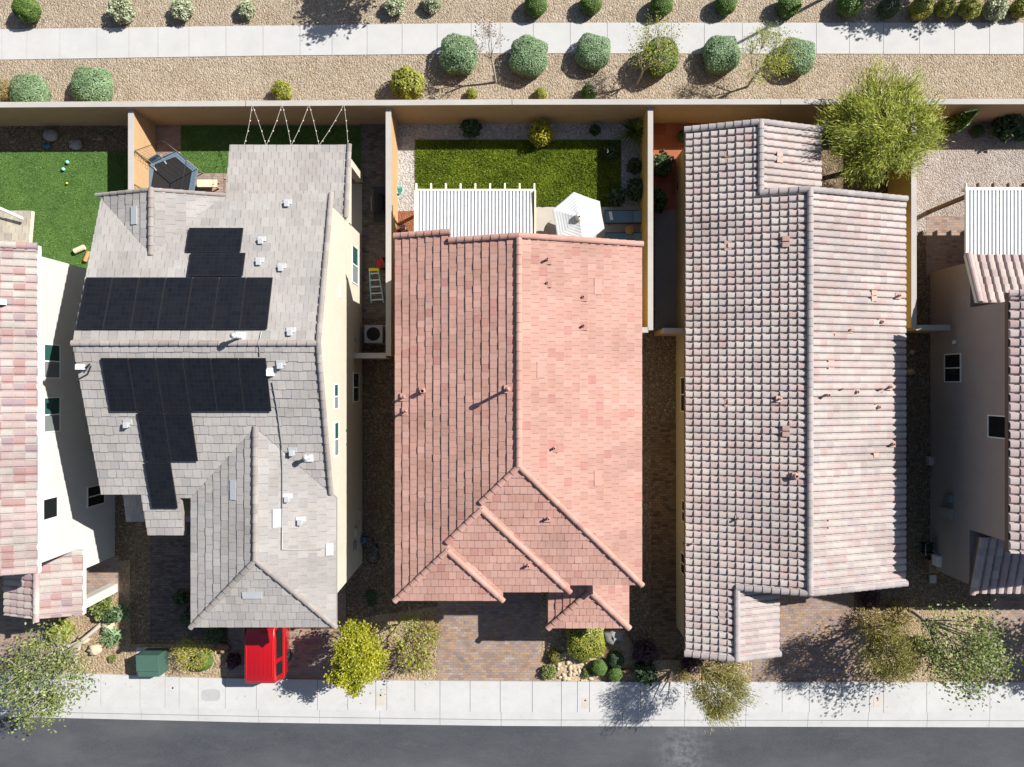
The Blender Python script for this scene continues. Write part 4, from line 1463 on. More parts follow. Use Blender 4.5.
for kind, px, py, dia, lab in (
        ('fresh', 101, 607, 26, 'bright green leafy shrub beside the white porch column'),
        ('leafy', 110, 615, 18, 'darker green shrub tucked below the bright leafy one by the porch'),
        ('agave', 122, 613, 17, 'blue-green spiky agave nearest the porch column'),
        ('agave', 112, 636, 20, 'blue-green spiky agave among the pale boulders'),
        ('fresh', 112, 659, 8, 'tiny green sprout alone on tan gravel near the transformer'),
        ('lime', 60, 632, 26, 'yellow-green shrub under the loose green street tree'),
        ('round', 203, 661, 21, 'small round green shrub below the wispy yellow one'),
        ('leafy', 181, 598, 16, 'dark shrub in shade by the dark pavers, upper of two'),
        ('leafy', 192, 617, 20, 'dark shrub in shade by the dark pavers, lower of two'),
        ('dark', 214, 634, 22, 'dark shrub in the shade in front of the grey house'),
        ('purple', 233, 661, 16, 'purple flowering plant in the car\'s shadow'),
        ('dark', 371, 595, 12, 'small dark plant alone on the dark gravel of the alley'),
        ('dark', 372, 602, 10, 'very small dark plant at the mouth of the alley'),
        ('hedge', 585, 638, 40, 'large clipped olive hedge shrub under the pink porch eave'),
        ('olive', 555, 657, 15, 'small brown-green ball beside the block drive'),
        ('olive', 584, 657, 14, 'small brown-green ball just below the clipped hedge shrub'),
        ('round', 599, 668, 18, 'dark green clipped ball, the upper of two close together'),
        ('round', 615, 674, 16, 'dark green clipped ball, the lower of two close together'),
        ('fresh', 549, 672, 16, 'fresh green tuft in the corner between drive and walk'),
        ('fresh', 587, 673, 11, 'tiny green tuft on the river rocks'),
        ('dark', 616, 660, 18, 'dark shrub in shade behind the pair of clipped balls'),
        ('purple', 645, 652, 25, 'purple-leaved shrub in shade beside the brown path'),
        ('leafy', 646, 672, 24, 'green shrub at the walk edge below the purple one'),
        ('purple', 693, 664, 22, 'purple-leaved shrub under the barrel tile eave'),
        ('straw', 685, 674, 18, 'dry straw-coloured plant between walk and purple shrub'),
        ('straw', 600, 650, 16, 'dry grass tuft beside the clipped hedge shrub'),
        ('purple', 870, 598, 20, 'dark red shrub in the shade below the barrel tile eave'),
        ('straw', 872, 622, 34, 'straw-coloured brush behind the olive tree'),
        ('straw', 900, 616, 30, 'dry brush on tan gravel between two front trees'),
        ('olive', 921, 645, 20, 'dark olive shrub between the olive tree and green tree'),
        ('straw', 415, 655, 40, 'dry low bush under the sparse young tree'),
        ('straw', 428, 633, 28, 'dry bush at the edge of the block drive')):
    bush(kind, 'shrub', lab, px, py, dia, group=G_FRONT)


def tree(name, label, base, crown, rad, n, size, leaf, bark, seed, tips=70, aspect=.5, spread=.28, trunk_r=.09, lean=None, shell=.55, align=.0, group=None, fork=.38, droop=0., cat='tree'):
    """base (x, y); crown (x, y, z) its middle; rad (rx, ry, rz)"""
    rs = np.random.default_rng(seed)
    t = thing(name, label, cat, (base[0], base[1], 0), group)
    B, Cc, R = Vector((*base, 0)), Vector(crown), rad
    f = B.lerp(Cc - Vector((0, 0, R[2] * .6)), 1.0) if fork is None else B.lerp(Cc, fork)
    tr = MB()
    tr.tube([B - Vector((0, 0, .05)), B.lerp(f, .5) + Vector((rs.normal(0, .05), rs.normal(0, .05), 0)), f], [trunk_r * 1.25, trunk_r, trunk_r * .85], 8)
    tp = []
    for i in range(tips):
        d = rs.normal(0, 1, 3)
        d /= np.linalg.norm(d)
        if d[2] < -.55:
            d[2] *= -.6
        q = shell + (1 - shell) * rs.random() ** .6
        q *= 1 + .22 * math.sin(d[0] * 4 + seed) * math.sin(d[1] * 5 + seed * 1.7)
        tp.append(Cc + Vector((d[0] * R[0] * q, d[1] * R[1] * q, d[2] * R[2] * q)))
    nl = max(4, tips // 8)
    limbs = []
    for i in range(nl):
        e = f.lerp(tp[i * len(tp) // nl], .62) + Vector((rs.normal(0, .08), rs.normal(0, .08), .12))
        limbs.append(e)
        tr.tube([f, f.lerp(e, .5) + Vector((rs.normal(0, .08), rs.normal(0, .08), .1)), e], [trunk_r * .6, trunk_r * .42, trunk_r * .25], 6)
    cen = []
    outd = []
    for q in tp:
        e = min(limbs, key=lambda l: (l - q).length)
        mid = e.lerp(q, .5) + Vector((rs.normal(0, .07), rs.normal(0, .07), .05))
        tr.tube([e, mid, q], [trunk_r * .24, trunk_r * .15, trunk_r * .06], 4, cap=False)
        cen.append((mid, q))
        outd.append((q - f).normalized())
    tr.build('trunk', bark, t)
    per = max(1, n // len(tp))
    c, o, tn = [], [], []
    for (a, b), dd_ in zip(cen, outd):
        m = max(2, int(per * rs.uniform(.35, 1.7)))
        s_ = rs.uniform(.15, 1.25, m)[:, None]
        pts = np.array(a)[None] + (np.array(b) - np.array(a))[None] * s_ + rs.normal(0, spread, (m, 3)) * np.array([1, 1, .7])
        pts[:, 2] -= droop * s_[:, 0] ** 2
        c.append(pts)
        o.append(np.repeat(np.array(dd_)[None], m, 0))
        tn.append(np.clip(.5 + rs.normal(0, .17) + rs.normal(0, .2, m), 0, 1))
    c, o, tn = np.concatenate(c), np.concatenate(o), np.concatenate(tn)
    V, Q = leaf_quads(c, len(c), size, aspect, .35, o, align)
    np_mesh('crown', V, Q, tn, leaf, t)
    return t


G_TREE = 'trees in the front gardens'
tree('street_tree', 'loose fresh green tree hanging over the walk by the rose tiled porch', (-19.5, -11.4), (-20.0, -12.35, 3.4), (2.0, 2.05, 1.2), 4600, .06, 'leaf_fresh', 'bark_grey', 5, 130, .6, .3, .1, group=G_TREE)
tree('street_tree', 'dense lime yellow small tree beside the drive with the red car', (-6.5, -11.6), (-6.8, -12.0, 2.45), (1.15, 1.5, 1.2), 16000, .058, 'leaf_lime', 'bark', 8, 90, .5, .15, .07, group=G_TREE)
tree('street_tree', 'sparse young tree with thin green leaves next to the lime yellow tree', (-4.9, -10.6), (-4.25, -11.75, 1.9), (1.0, 1.3, .8), 900, .06, 'leaf_yellowgreen', 'bark_grey', 9, 40, .5, .2, .05, group=G_TREE)
tree('street_tree', 'feathery olive brown tree in front of the stepped barrel tile gable', (8.5, -12.95), (9.1, -13.2, 3.0), (1.3, 1.4, 1.2), 8500, .075, 'leaf_olive', 'bark', 12, 110, .16, .16, .07, align=.75, group=G_TREE)
tree('street_tree', 'yellowish olive tree on tan gravel beside the pale drive', (16.9, -11.3), (16.45, -11.75, 2.8), (1.15, 1.25, 1.1), 7000, .07, 'leaf_olive', 'bark', 14, 100, .2, .18, .08, align=.6, group=G_TREE)
tree('street_tree', 'open fresh green tree in front of the shaded taupe house', (18.6, -10.6), (19.35, -11.3, 3.4), (1.75, 1.85, 1.2), 4300, .062, 'leaf_fresh', 'bark_grey', 17, 110, .6, .3, .09, group=G_TREE)
tree('street_tree', 'green tree outside the picture edge, known by its shadow on the drive', (27.6, -10.6), (27.6, -10.8, 3.6), (1.8, 1.8, 1.3), 4200, .09, 'leaf_fresh', 'bark_grey', 19, 80, .6, .2, .09, group=G_TREE)
tree('garden_tree', 'big feathery yellow-green tree leaning over the back wall', (15.9, 10.0), (15.75, 11.0, 3.2), (2.65, 2.6, 1.4), 24000, .11, 'leaf_paloverde', 'bark_green', 23, 170, .13, .2, .12, align=.85, shell=.35)
tree('small_tree', 'nearly bare pinkish twig tree over the back walk', (-.76, 14.3), (-1.1, 15.3, 2.35), (.75, .75, .7), 420, .05, 'leaf_twig', 'bark_grey', 25, 42, .5, .12, .045, fork=.55, group='small trees along the back walk')
tree('small_tree', 'spindly yellow-green tree with bare pale branches over the back walk', (5.9, 14.2), (6.3, 14.95, 2.3), (1.25, 1.2, .8), 1500, .05, 'leaf_yellowgreen', 'bark_grey', 27, 70, .35, .16, .05, group='small trees along the back walk')
tree('small_tree', 'wispy yellow-green tree leaning toward the lamp post shadow', (11.2, 14.1), (11.5, 14.7, 2.2), (1.25, 1.25, .8), 2600, .055, 'leaf_paloverde', 'bark_grey', 29, 70, .25, .17, .05, align=.5, group='small trees along the back walk')
tree('small_tree', 'dry twiggy sapling beside the back wall', (4.0, 13.6), (4.1, 13.9, .9), (.7, .45, .4), 160, .04, 'leaf_twig', 'bark_grey', 31, 30, .4, .1, .03, group='small trees along the back walk')
# trees past the picture edge whose shadows lie on the walk
for lab, x, y, h_, r, sd in (('round tree past the edge casting the leafy shadow near the pale shrubs', -4.6, 19.9, 3.6, 1.5, 41), ('round tree past the edge casting the shadow by the green balls', 20.7, 20.0, 3.4, 1.6, 43), ('thin tree past the edge casting the broken shadow on the walk', 23.6, 19.3, 3.2, 1.1, 45)):
    tree('walk_tree', lab, (x + .1, y), (x, y, h_), (r, r, r * .8), 3800 if sd < 45 else 320, .09, 'leaf_green', 'bark', sd, 70 if sd < 45 else 30, .6, .18, .08, group='trees beyond the back walk')
# wispy shrub by the transformer
tree('garden_shrub', 'wispy yellow shrub with long bare sprays beside the green transformer', (-14.5, -12.4), (-14.75, -12.5, .9), (.95, .75, .45), 1700, .045, 'leaf_yellow', 'bark_grey', 47, 60, .25, .14, .03, align=.6, group=G_FRONT, cat='shrub')
# cypress
t = thing('cypress', 'tall narrow dark cypress by the back wall, next to the big tree', 'tree', (*P(940, 133), 0))
bx, by = P(940, 133)
tr = MB(); tr.tube([(bx, by, -.05), (bx, by, 2.5)], [.07, .02], 6); tr.build('trunk', 'bark', t)
n = 4200
hh = RNG.uniform(.1, 1, n)
an = RNG.uniform(0, 6.283, n)
rr = .36 * np.sin(np.clip(hh, 0, 1) * 2.9 + .25) * RNG.uniform(.6, 1.05, n)
c = np.stack([bx + np.cos(an) * rr, by + np.sin(an) * rr, hh * 2.7], 1)
V, Q = leaf_quads(c, n, .07, .4, 0., np.repeat(np.array([[0, 0, 1.]]), n, 0), .6)
np_mesh('crown', V, Q, .5 + RNG.normal(0, .22, n), 'leaf_green', t)
# yucca with long arching blades
yx, yy = P(634, 130, .7)
t = thing('yucca', 'spiky dark green yucca in the gravel corner by the ochre wall', 'plant', (yx, yy, 0), G_YARD)
tr = MB(); tr.tube([(yx, yy, -.03), (yx, yy, .45)], [.1, .08], 7); tr.build('trunk', 'bark', t)
mb = MB()
rn = random.Random(3)
for i in range(80):
    a, el, L = rn.uniform(0, 6.28), rn.uniform(.05, 1.3), rn.uniform(.75, 1.15)
    pts = []
    for k in range(4):
        u = k / 3
        pts.append(Vector((yx + math.cos(a) * L * u * math.cos(el), yy + math.sin(a) * L * u * math.cos(el), .45 + L * u * math.sin(el) - .3 * u * u)))
    sd = Vector((-math.sin(a), math.cos(a), 0))
    tn = rn.uniform(.1, 1)
    for k in range(3):
        wa, wb = .05 * (1 - k / 3.2), .05 * (1 - (k + 1) / 3.2)
        mb.poly([pts[k] - sd * wa, pts[k] + sd * wa, pts[k + 1] + sd * wb, pts[k + 1] - sd * wb], 0, (tn, tn, tn))
mb.build('leaf_rosette', 'leaf_green', t)

# ================================================================== STONES
G_ROCK = 'boulders in the gardens'
for i, (px, py, r, mat, lab) in enumerate((
        (50, 135, .36, 'rock_grey', 'grey boulder on shaded gravel by the back wall, the larger of two'),
        (75, 144, .32, 'rock_grey', 'grey boulder on shaded gravel touching the turf edge'),
        (45, 145, .18, 'blue_plastic', 'small bluish stone between two grey boulders'),
        (99, 137, .2, 'rock_brown', 'brown stone on shaded gravel beside the two grey boulders'),
        (108, 627, .36, 'rock_tan', 'tan boulder between the two spiky agaves'),
        (82, 640, .3, 'rock_tan', 'pale tan boulder beside the trunk of the loose green tree'),
        (94, 650, .34, 'rock_tan', 'pale tan boulder in the middle of the porch garden'),
        (222, 648, .34, 'rock_brown', 'brown boulder in the garden at the drive with the red car'),
        (613, 636, .48, 'rock_grey', 'grey boulder in shade under the pink porch corner'),
        (601, 655, .2, 'rock_tan', 'tan stone beside the clipped green ball'),
        (627, 673, .26, 'rock_brown', 'brown boulder at the walk edge past the clipped balls'),
        (912, 372, .2, 'rock_tan', 'pale stone in the dark alley by the taupe house, larger piece'),
        (914, 352, .14, 'rock_tan', 'pale stone in the dark alley by the taupe house, smaller piece'))):
    x, y = P(px, py, .2)
    mb = MB()
    mb.blob((x, y, r * .4), (r, r * .8, r * .62), i, n=12, rough=.3)
    tag(mb.build('boulder', mat), lab, 'boulder', G_ROCK)
# loose river stones, a few dozen one can pick out
rn = random.Random(5)
sp = []
for i in range(46):
    px, py = rn.uniform(558, 592), rn.uniform(645, 680)
    x, y = P(px, py)
    mb = MB() if i == 0 else None
    if i == 0:
        mb.blob((0, 0, 0), (.1, .08, .06), 77, n=8, rough=.25)
        so = mb.build('river_stone', 'rock_tan')
    else:
        so = sp[0].copy(); COL.objects.link(so)
    so.location = (x, y, .05); so.rotation_euler = (0, 0, rn.uniform(0, 6)); k_ = rn.uniform(.6, 1.5); so.scale = (k_, k_, k_)
    tag(so, 'pale tan river stone in the bed below the clipped hedge shrub', 'stone', 'river stones in the bed by the drive')
    sp.append(so)

# fallen leaves and loose stones on the beds and drives
def scatter(name, px0, py0, px1, py1, n, size, leaf, z, mat, aspect=.6):
    (x0, y1), (x1, y0) = P(px0, py0), P(px1, py1)
    # drifts: most of it gathers round a few spots
    k = max(3, n // 60)
    sx, sy = RNG.uniform(x0, x1, k), RNG.uniform(y0, y1, k)
    w_ = RNG.integers(0, k, n)
    x = np.clip(np.where(RNG.random(n) < .6, sx[w_] + RNG.normal(0, .5, n), RNG.uniform(x0, x1, n)), x0, x1)
    y = np.clip(np.where(RNG.random(n) < .6, sy[w_] + RNG.normal(0, .4, n), RNG.uniform(y0, y1, n)), y0, y1)
    c = np.stack([x, y, z + RNG.uniform(.008, .03, n)], 1)
    V, Q = leaf_quads(c, n, size, aspect, 2.5)
    return V, Q, RNG.random(n)


def scatter_all(name, areas, mat):
    Vs, Qs, ts, off = [], [], [], 0
    for a in areas:
        V, Q, t_ = scatter(name, a[0], a[1], a[2], a[3], a[4], a[5], None, a[6], mat)
        Vs.append(V); Qs.append(Q + off); ts.append(t_); off += len(V)
    tag(np_mesh(name, np.concatenate(Vs), np.concatenate(Qs), np.concatenate(ts), mat), kind='stuff')


scatter_all('leaf_litter', [(60, 600, 130, 674, 260, .035, .02), (132, 646, 228, 678, 220, .03, .02), (346, 622, 438, 680, 500, .03, .02), (440, 610, 538, 680, 60, .025, .025), (540, 610, 650, 682, 260, .03, .025),
                            (656, 660, 754, 682, 260, .03, .025), (756, 600, 852, 682, 160, .03, .025), (856, 608, 988, 682, 700, .03, .02), (600, 682, 1000, 708, 90, .025, .125), (20, 676, 400, 702, 70, .025, .125),
                            (440, 60, 800, 98, 500, .03, .01), (0, 62, 440, 98, 160, .03, .01), (800, 58, 1024, 98, 260, .03, .01), (0, -10, 1024, 22, 500, .03, .01), (916, 150, 1024, 228, 120, .03, .012)], 'leaf_straw')
# ================================================================== OBJECTS
# ---- red car, tail to the street
cx, cr_, cf = -11.38, -13.68, -9.3      # middle, rear bumper, front bumper
car = thing('parked_car', 'boxy red car parked on the drive half under the grey eave', 'car', (cx, (cr_ + cf) / 2, 0))


def loft(sections, mat, name, parent, bev=.04):
    """sections: (y, half width low, half width high, z low, z high)"""
    mb = MB()
    for (y, a, b, z0, z1), (y2, a2, b2, w0, w1) in zip(sections, sections[1:]):
        A = [(cx - a, y, z0), (cx + a, y, z0), (cx + b, y, z1), (cx - b, y, z1)]
        B = [(cx - a2, y2, w0), (cx + a2, y2, w0), (cx + b2, y2, w1), (cx - b2, y2, w1)]
        for k in range(4):
            mb.poly([A[k], A[(k + 1) % 4], B[(k + 1) % 4], B[k]], 0)
    y, a, b, z0, z1 = sections[0]
    mb.poly([(cx - a, y, z0), (cx - b, y, z1), (cx + b, y, z1), (cx + a, y, z0)])
    y, a, b, z0, z1 = sections[-1]
    mb.poly([(cx - a, y, z0), (cx + a, y, z0), (cx + b, y, z1), (cx - b, y, z1)])
    o = mb.build(name, mat, parent)
    import bmesh
    bm = bmesh.new(); bm.from_mesh(o.data)
    bmesh.ops.remove_doubles(bm, verts=bm.verts, dist=1e-4)
    bmesh.ops.recalc_face_normals(bm, faces=bm.faces)
    bm.to_mesh(o.data); bm.free()
    bv = o.modifiers.new('Bevel', 'BEVEL'); bv.width = bev; bv.segments = 3; bv.limit_method = 'ANGLE'; bv.angle_limit = .5
    for p in o.data.polygons:
        p.use_smooth = True
    return o


loft([(cr_, .72, .80, .32, .98), (cr_ + .16, .86, .90, .26, 1.02), (cr_ + 2.9, .90, .91, .24, 1.04), (cf - .5, .88, .86, .26, .98), (cf - .12, .80, .74, .30, .86), (cf, .68, .64, .36, .74)], 'car_red', 'body', car, .06)
cab = loft([(cr_ + .10, .80, .66, 1.0, 1.62), (cr_ + .35, .84, .67, 1.0, 1.76), (cr_ + 2.1, .86, .66, 1.02, 1.78), (cr_ + 2.55, .85, .62, 1.02, 1.66), (cr_ + 3.25, .80, .70, .98, 1.05)], 'car_red', 'cabin', car, .05)
rf = MB()
for x in (cx - .58, cx + .58):
    rf.box(x - .015, x + .015, cr_ + .45, cr_ + 2.1, 1.775, 1.80)
rf.build('roof_rail', 'red_paint', cab)
rf = MB()
for x in (-.4, -.2, 0, .2, .4):
    rf.box(cx + x - .01, cx + x + .01, cr_ + .5, cr_ + 2.0, 1.772, 1.783)
rf.build('roof_rib', 'car_red', cab, .006)
sm_ = MB()
for sg in (1, -1):
    for y in (cr_ + 1.08, cr_ + 2.3):
        sm_.box(cx + sg * .908 - .006, cx + sg * .908 + .006, y - .008, y + .008, .35, 1.0)
sm_.box(cx - .7, cx + .7, cr_ - .004, cr_ + .004, .62, .635)
sm_.build('panel_seam', 'dark_plastic', car)


def side_glass(sg, y0, y1, y2=None):
    mb = MB()
    f = lambda z: (.845 - (z - 1.02) * (.845 - .672) / .74) + .012
    z0, z1 = 1.12, 1.60
    ys = (y0, y1, (y2 if y2 is not None else y1), y0 + .05)
    q = [(cx + sg * f(z0), ys[0], z0), (cx + sg * f(z0), ys[1], z0), (cx + sg * f(z1), ys[2], z1), (cx + sg * f(z1), ys[3], z1)]
    n_ = [(x - sg * .03, y, z - .01) for x, y, z in q]
    mb.mesh(q + n_, ((0, 1, 2, 3), (7, 6, 5, 4), (0, 4, 5, 1), (1, 5, 6, 2), (2, 6, 7, 3), (3, 7, 4, 0)))
    mb.build('side_window', 'glass_dark', cab)


for sg in (1, -1):
    side_glass(sg, cr_ + .38, cr_ + .98)
    side_glass(sg, cr_ + 1.15, cr_ + 2.75, cr_ + 2.45)
g = MB(); g.mesh([(cx - .66, cr_ + .095, 1.1), (cx + .66, cr_ + .095, 1.1), (cx + .58, cr_ + .075 + .05, 1.52), (cx - .58, cr_ + .125, 1.52), (cx - .66, cr_ + .15, 1.1), (cx + .66, cr_ + .15, 1.1), (cx + .58, cr_ + .17, 1.52), (cx - .58, cr_ + .17, 1.52)], ((0, 1, 2, 3), (7, 6, 5, 4), (0, 4, 5, 1), (1, 5, 6, 2), (2, 6, 7, 3), (3, 7, 4, 0)))
g.build('rear_window', 'glass_dark', cab)
g = MB(); g.mesh([(cx - .62, cr_ + 2.60, 1.63), (cx + .62, cr_ + 2.60, 1.63), (cx + .72, cr_ + 3.2, 1.10), (cx - .72, cr_ + 3.2, 1.10), (cx - .62, cr_ + 2.57, 1.57), (cx + .62, cr_ + 2.57, 1.57), (cx + .72, cr_ + 3.14, 1.06), (cx - .72, cr_ + 3.14, 1.06)], ((0, 1, 2, 3), (7, 6, 5, 4), (0, 4, 5, 1), (1, 5, 6, 2), (2, 6, 7, 3), (3, 7, 4, 0)))
g.build('windscreen', 'glass_dark', cab)
for sg in (1, -1):
    for y in (cr_ + .85, cf - .85):
        wh = MB()
        x = cx + sg * .80
        wh.lathe([(.18, -.11), (.31, -.11), (.335, -.07), (.335, .07), (.31, .11), (.18, .11)], (x, y, .335), 24, axis='X')
        wo = wh.build('wheel', 'rubber', car)
        r_ = MB(); r_.lathe([(.001, sg * .085), (.06, sg * .09), (.19, sg * .10), (.19, sg * .02)], (x, y, .335), 18, axis='X')
        r_.build('rim', 'rim', wo)
    l_ = MB(); l_.box(cx + sg * .72 - .09, cx + sg * .72 + .09, cr_ - .0, cr_ + .06, .72, .98); l_.build('tail_light', 'lamp_red', car, .02)
    l_ = MB(); l_.box(cx + sg * .55 - .14, cx + sg * .55 + .14, cf - .14, cf - .05, .62, .76); l_.build('headlight', 'glass_dark', car, .02)
    mi = MB(); mi.box(cx + sg * .88 - (.0 if sg > 0 else .2), cx + sg * .88 + (.2 if sg > 0 else .0), cr_ + 2.62, cr_ + 2.76, 1.06, 1.2); mi.build('wing_mirror', 'car_red', car, .03)
    for y in (cr_ + 1.3, cr_ + 2.1):
        h_ = MB(); h_.box(cx + sg * .905 - .02, cx + sg * .905 + .02, y, y + .16, .92, .95); h_.build('door_handle', 'car_red', car)
bp = MB(); bp.box(cx - .78, cx + .78, cr_ - .07, cr_ + .05, .36, .56); bp.build('bumper', 'dark_plastic', car, .03)

# ---- transformer on its pad
tx, ty = P(147, 663, .8)
x0, y1 = P(136.5, 657, .8)
x1, y0 = P(160, 680, .8)
pad = sheet('transformer_pad', [(137, 647), (165, 647), (165, 676), (137, 676)], 'concrete', .06, .06, kind='')
del_k = pad.pop('kind', None) if 'kind' in pad.keys() else None
tag(pad, 'small pale concrete pad under the green transformer box', 'concrete pad')
X0, X1, Y0, Y1 = -17.3, -16.3, -13.6, -12.55
t = thing('transformer_box', 'dark green metal utility transformer box beside the walk', 'transformer', ((X0 + X1) / 2, (Y0 + Y1) / 2, .06))
mb = MB()
mb.mesh([(X0, Y0, .06), (X1, Y0, .06), (X1, Y1, .06), (X0, Y1, .06), (X0, Y0 + .04, .95), (X1, Y0 + .04, .95), (X1, Y1, 1.02), (X0, Y1, 1.02)], ((0, 3, 2, 1), (4, 5, 6, 7), (0, 1, 5, 4), (1, 2, 6, 5), (2, 3, 7, 6), (3, 0, 4, 7)))
mb.build('cabinet', 'transformer_green', t, .02)
l_ = MB(); l_.mesh([(X0 - .03, Y0 + .32, .985), (X1 + .03, Y0 + .32, .985), (X1 + .03, Y1 + .03, 1.04), (X0 - .03, Y1 + .03, 1.04), (X0 - .03, Y0 + .32, 1.03), (X1 + .03, Y0 + .32, 1.03), (X1 + .03, Y1 + .03, 1.08), (X0 - .03, Y1 + .03, 1.08)], ((0, 3, 2, 1), (4, 5, 6, 7), (0, 1, 5, 4), (1, 2, 6, 5), (2, 3, 7, 6), (3, 0, 4, 7)))
l_.build('lid', 'transformer_green', t, .015)
h_ = MB(); h_.tube([(-16.7, Y0 - .02, .5), (-16.7, Y0 - .06, .5), (-16.7, Y0 - .06, .65), (-16.7, Y0 - .02, .65)], .015, 6); h_.build('handle', 'steel', t)

# ---- covers in the walk
ux, uy = P(212, 694)
mb = MB()
pts = []
for k in range(28):
    a = 6.2832 * k / 28
    ca, sa = math.cos(a), math.sin(a)
    pts.append((ux + .45 * math.copysign(abs(ca) ** .6, ca), uy + .28 * math.copysign(abs(sa) ** .6, sa)))
mb.prism(pts, .1, .126)
mb.box(ux - .3, ux - .22, uy + .05, uy + .1, .126, .13); mb.box(ux + .22, ux + .3, uy + .05, uy + .1, .126, .13)
tag(mb.build('utility_cover', 'cover_grey'), 'rounded grey utility cover set in the walk near the red car', 'utility cover', 'covers in the front walk')
for a, b, sx, sy, mt, lab in ((381, 697.5, .42, .66, 'cover_tan', 'tan rectangular meter cover in the walk by the lime yellow tree'), (585, 702, .34, .52, 'cover_tan', 'pale meter cover with dark keyhole in the walk below the river rocks'), (97, 689, .4, .6, 'concrete', 'pale meter cover with a dark keyhole under the loose green tree'), (174, 690, .4, .6, 'concrete', 'pale meter cover with a dark keyhole between transformer and grey oval cover'), (876, 700, .36, .6, 'cover_tan', 'tan meter cover in the walk below the yellowish olive tree')):
    x, y = P(a, b)
    mb = MB(); mb.box(x - sx / 2, x + sx / 2, y - sy / 2, y + sy / 2, .1, .125)
    o = mb.build('meter_cover', mt)
    tag(o, lab, 'meter cover', 'covers in the front walk')
    h_ = MB(); h_.lathe([(.001, 0), (.045, 0), (.045, .006), (.001, .006)], (x, y + sy * .25, .123), 10); h_.build('keyhole', 'black_hole', o)

# ---- umbrella (striped, octagonal)
ux, uy = P(579, 218, 2.5)
t = thing('patio_umbrella', 'white and grey striped patio umbrella on the small terrace', 'umbrella', (ux, uy, .03))
mb = MB(); mb.tube([(ux, uy, .03), (ux, uy, 2.75)], .022, 8); mb.build('pole', 'grey_metal', t)
mb = MB(); mb.lathe([(.001, .12), (.06, .12), (.24, .06), (.25, .0), (.001, .0)], (ux, uy, .03), 18); mb.build('base', 'dark_plastic', t)
mb = MB()
NR, R_ = 6, 1.22
a0 = math.radians(100)
for k in range(NR):
    a, b = a0 + 6.2832 * k / NR, a0 + 6.2832 * (k + 1) / NR
    A, B = Vector((math.cos(a), math.sin(a), 0)), Vector((math.cos(b), math.sin(b), 0))
    ns = 17
    for j in range(ns):
        r0, r1 = .08 + (R_ - .08) * j / ns, .08 + (R_ - .08) * (j + 1) / ns
        z = lambda r: 2.66 - .34 * r / R_ - .04 * math.sin(3.14 * r / R_)
        C0 = Vector((ux, uy, 0))
        sag = lambda r: .92
        tn = (.58, .59, .60) if j % 2 else (.42, .44, .455)
        m0, m1 = (A + B) * .5 * 1.0, (A + B) * .5
        up = Vector((0, 0, 1))
        mb.poly([C0 + A * r0 + up * z(r0), C0 + A * r1 + up * z(r1), C0 + m1 * r1 * .985 + up * (z(r1) - .012), C0 + m0 * r0 * .985 + up * (z(r0) - .012)], 0, tn)
        mb.poly([C0 + m0 * r0 * .985 + up * (z(r0) - .012), C0 + m1 * r1 * .985 + up * (z(r1) - .012), C0 + B * r1 + up * z(r1), C0 + B * r0 + up * z(r0)], 0, tn)
    e0, e1 = C0 + A * R_ + up * z(R_), C0 + B * R_ + up * z(R_)
    mb.poly([e0, e1, e1 - up * .12, e0 - up * .12], 0, (.5, .51, .52))
ca = mb.build('canopy', 'umbrella_cloth', t)
mb = MB(); mb.lathe([(.001, 2.82), (.05, 2.80), (.17, 2.74), (.18, 2.71), (.05, 2.70)], (ux, uy, 0), 10); mb.build('vent_cap', 'white_paint', t)
mb = MB(); mb.lathe([(.001, 2.9), (.03, 2.88), (.035, 2.84), (.02, 2.82)], (ux, uy, 0), 8); mb.build('finial', 'dark_plastic', t)
for k in range(NR):
    a = a0 + 6.2832 * k / NR
    rb = MB(); rb.tube([(ux, uy, 2.64), (ux + math.cos(a) * R_, uy + math.sin(a) * R_, 2.23)], .008, 5); rb.build('rib', 'grey_metal', t)

# round white-topped table under the umbrella's edge
qx, qy = P(556, 232, .7)
t = thing('round_table', 'round pale patio table half under the umbrella', 'table', (qx, qy, .03))
mb = MB(); mb.lathe([(.001, .70), (.56, .70), (.58, .68), (.56, .655), (.001, .655)], (qx, qy, .03), 28); mb.build('tabletop', 'concrete_patio', t)
mb = MB(); mb.lathe([(.3, 0), (.28, .04), (.05, .08), (.05, .655)], (qx, qy, .03), 14); mb.build('pedestal', 'grey_metal', t)


# ---- loungers
def lounger(px, py, lab):
    x, y = P(px, py, .4)
    t = thing('sun_lounger', lab, 'lounger', (x, y, .03), 'loungers on the small terrace')
    L, W = .98, .30
    f = MB()
    for sy in (-1, 1):
        f.box(x - L, x + L, y + sy * W - .02, y + sy * W + .02, .30, .345)
    f.box(x - L, x - L + .04, y - W, y + W, .30, .345); f.box(x + L - .04, x + L, y - W, y + W, .30, .345)
    f.build('frame', 'dark_plastic', t)
    for sx in (-.8, .8):
        for sy in (-1, 1):
            g_ = MB(); g_.box(x + sx - .02, x + sx + .02, y + sy * W - .019, y + sy * W + .019, .03, .30); g_.build('leg', 'dark_plastic', t)
    s_ = MB(); s_.box(x - L + .02, x + .32, y - W + .02, y + W - .02, .346, .39); s_.build('seat', 'teal_fabric', t, .015)
    b = MB()
    b.mesh([(x + .34, y - W + .02, .346), (x + L, y - W + .02, .52), (x + L, y + W - .02, .52), (x + .34, y + W - .02, .346), (x + .34, y - W + .02, .39), (x + L, y - W + .02, .565), (x + L, y + W - .02, .565), (x + .34, y + W - .02, .39)], ((0, 3, 2, 1), (4, 5, 6, 7), (0, 1, 5, 4), (1, 2, 6, 5), (2, 3, 7, 6), (3, 0, 4, 7)))
    b.build('backrest', 'teal_fabric', t, .015)
    return t


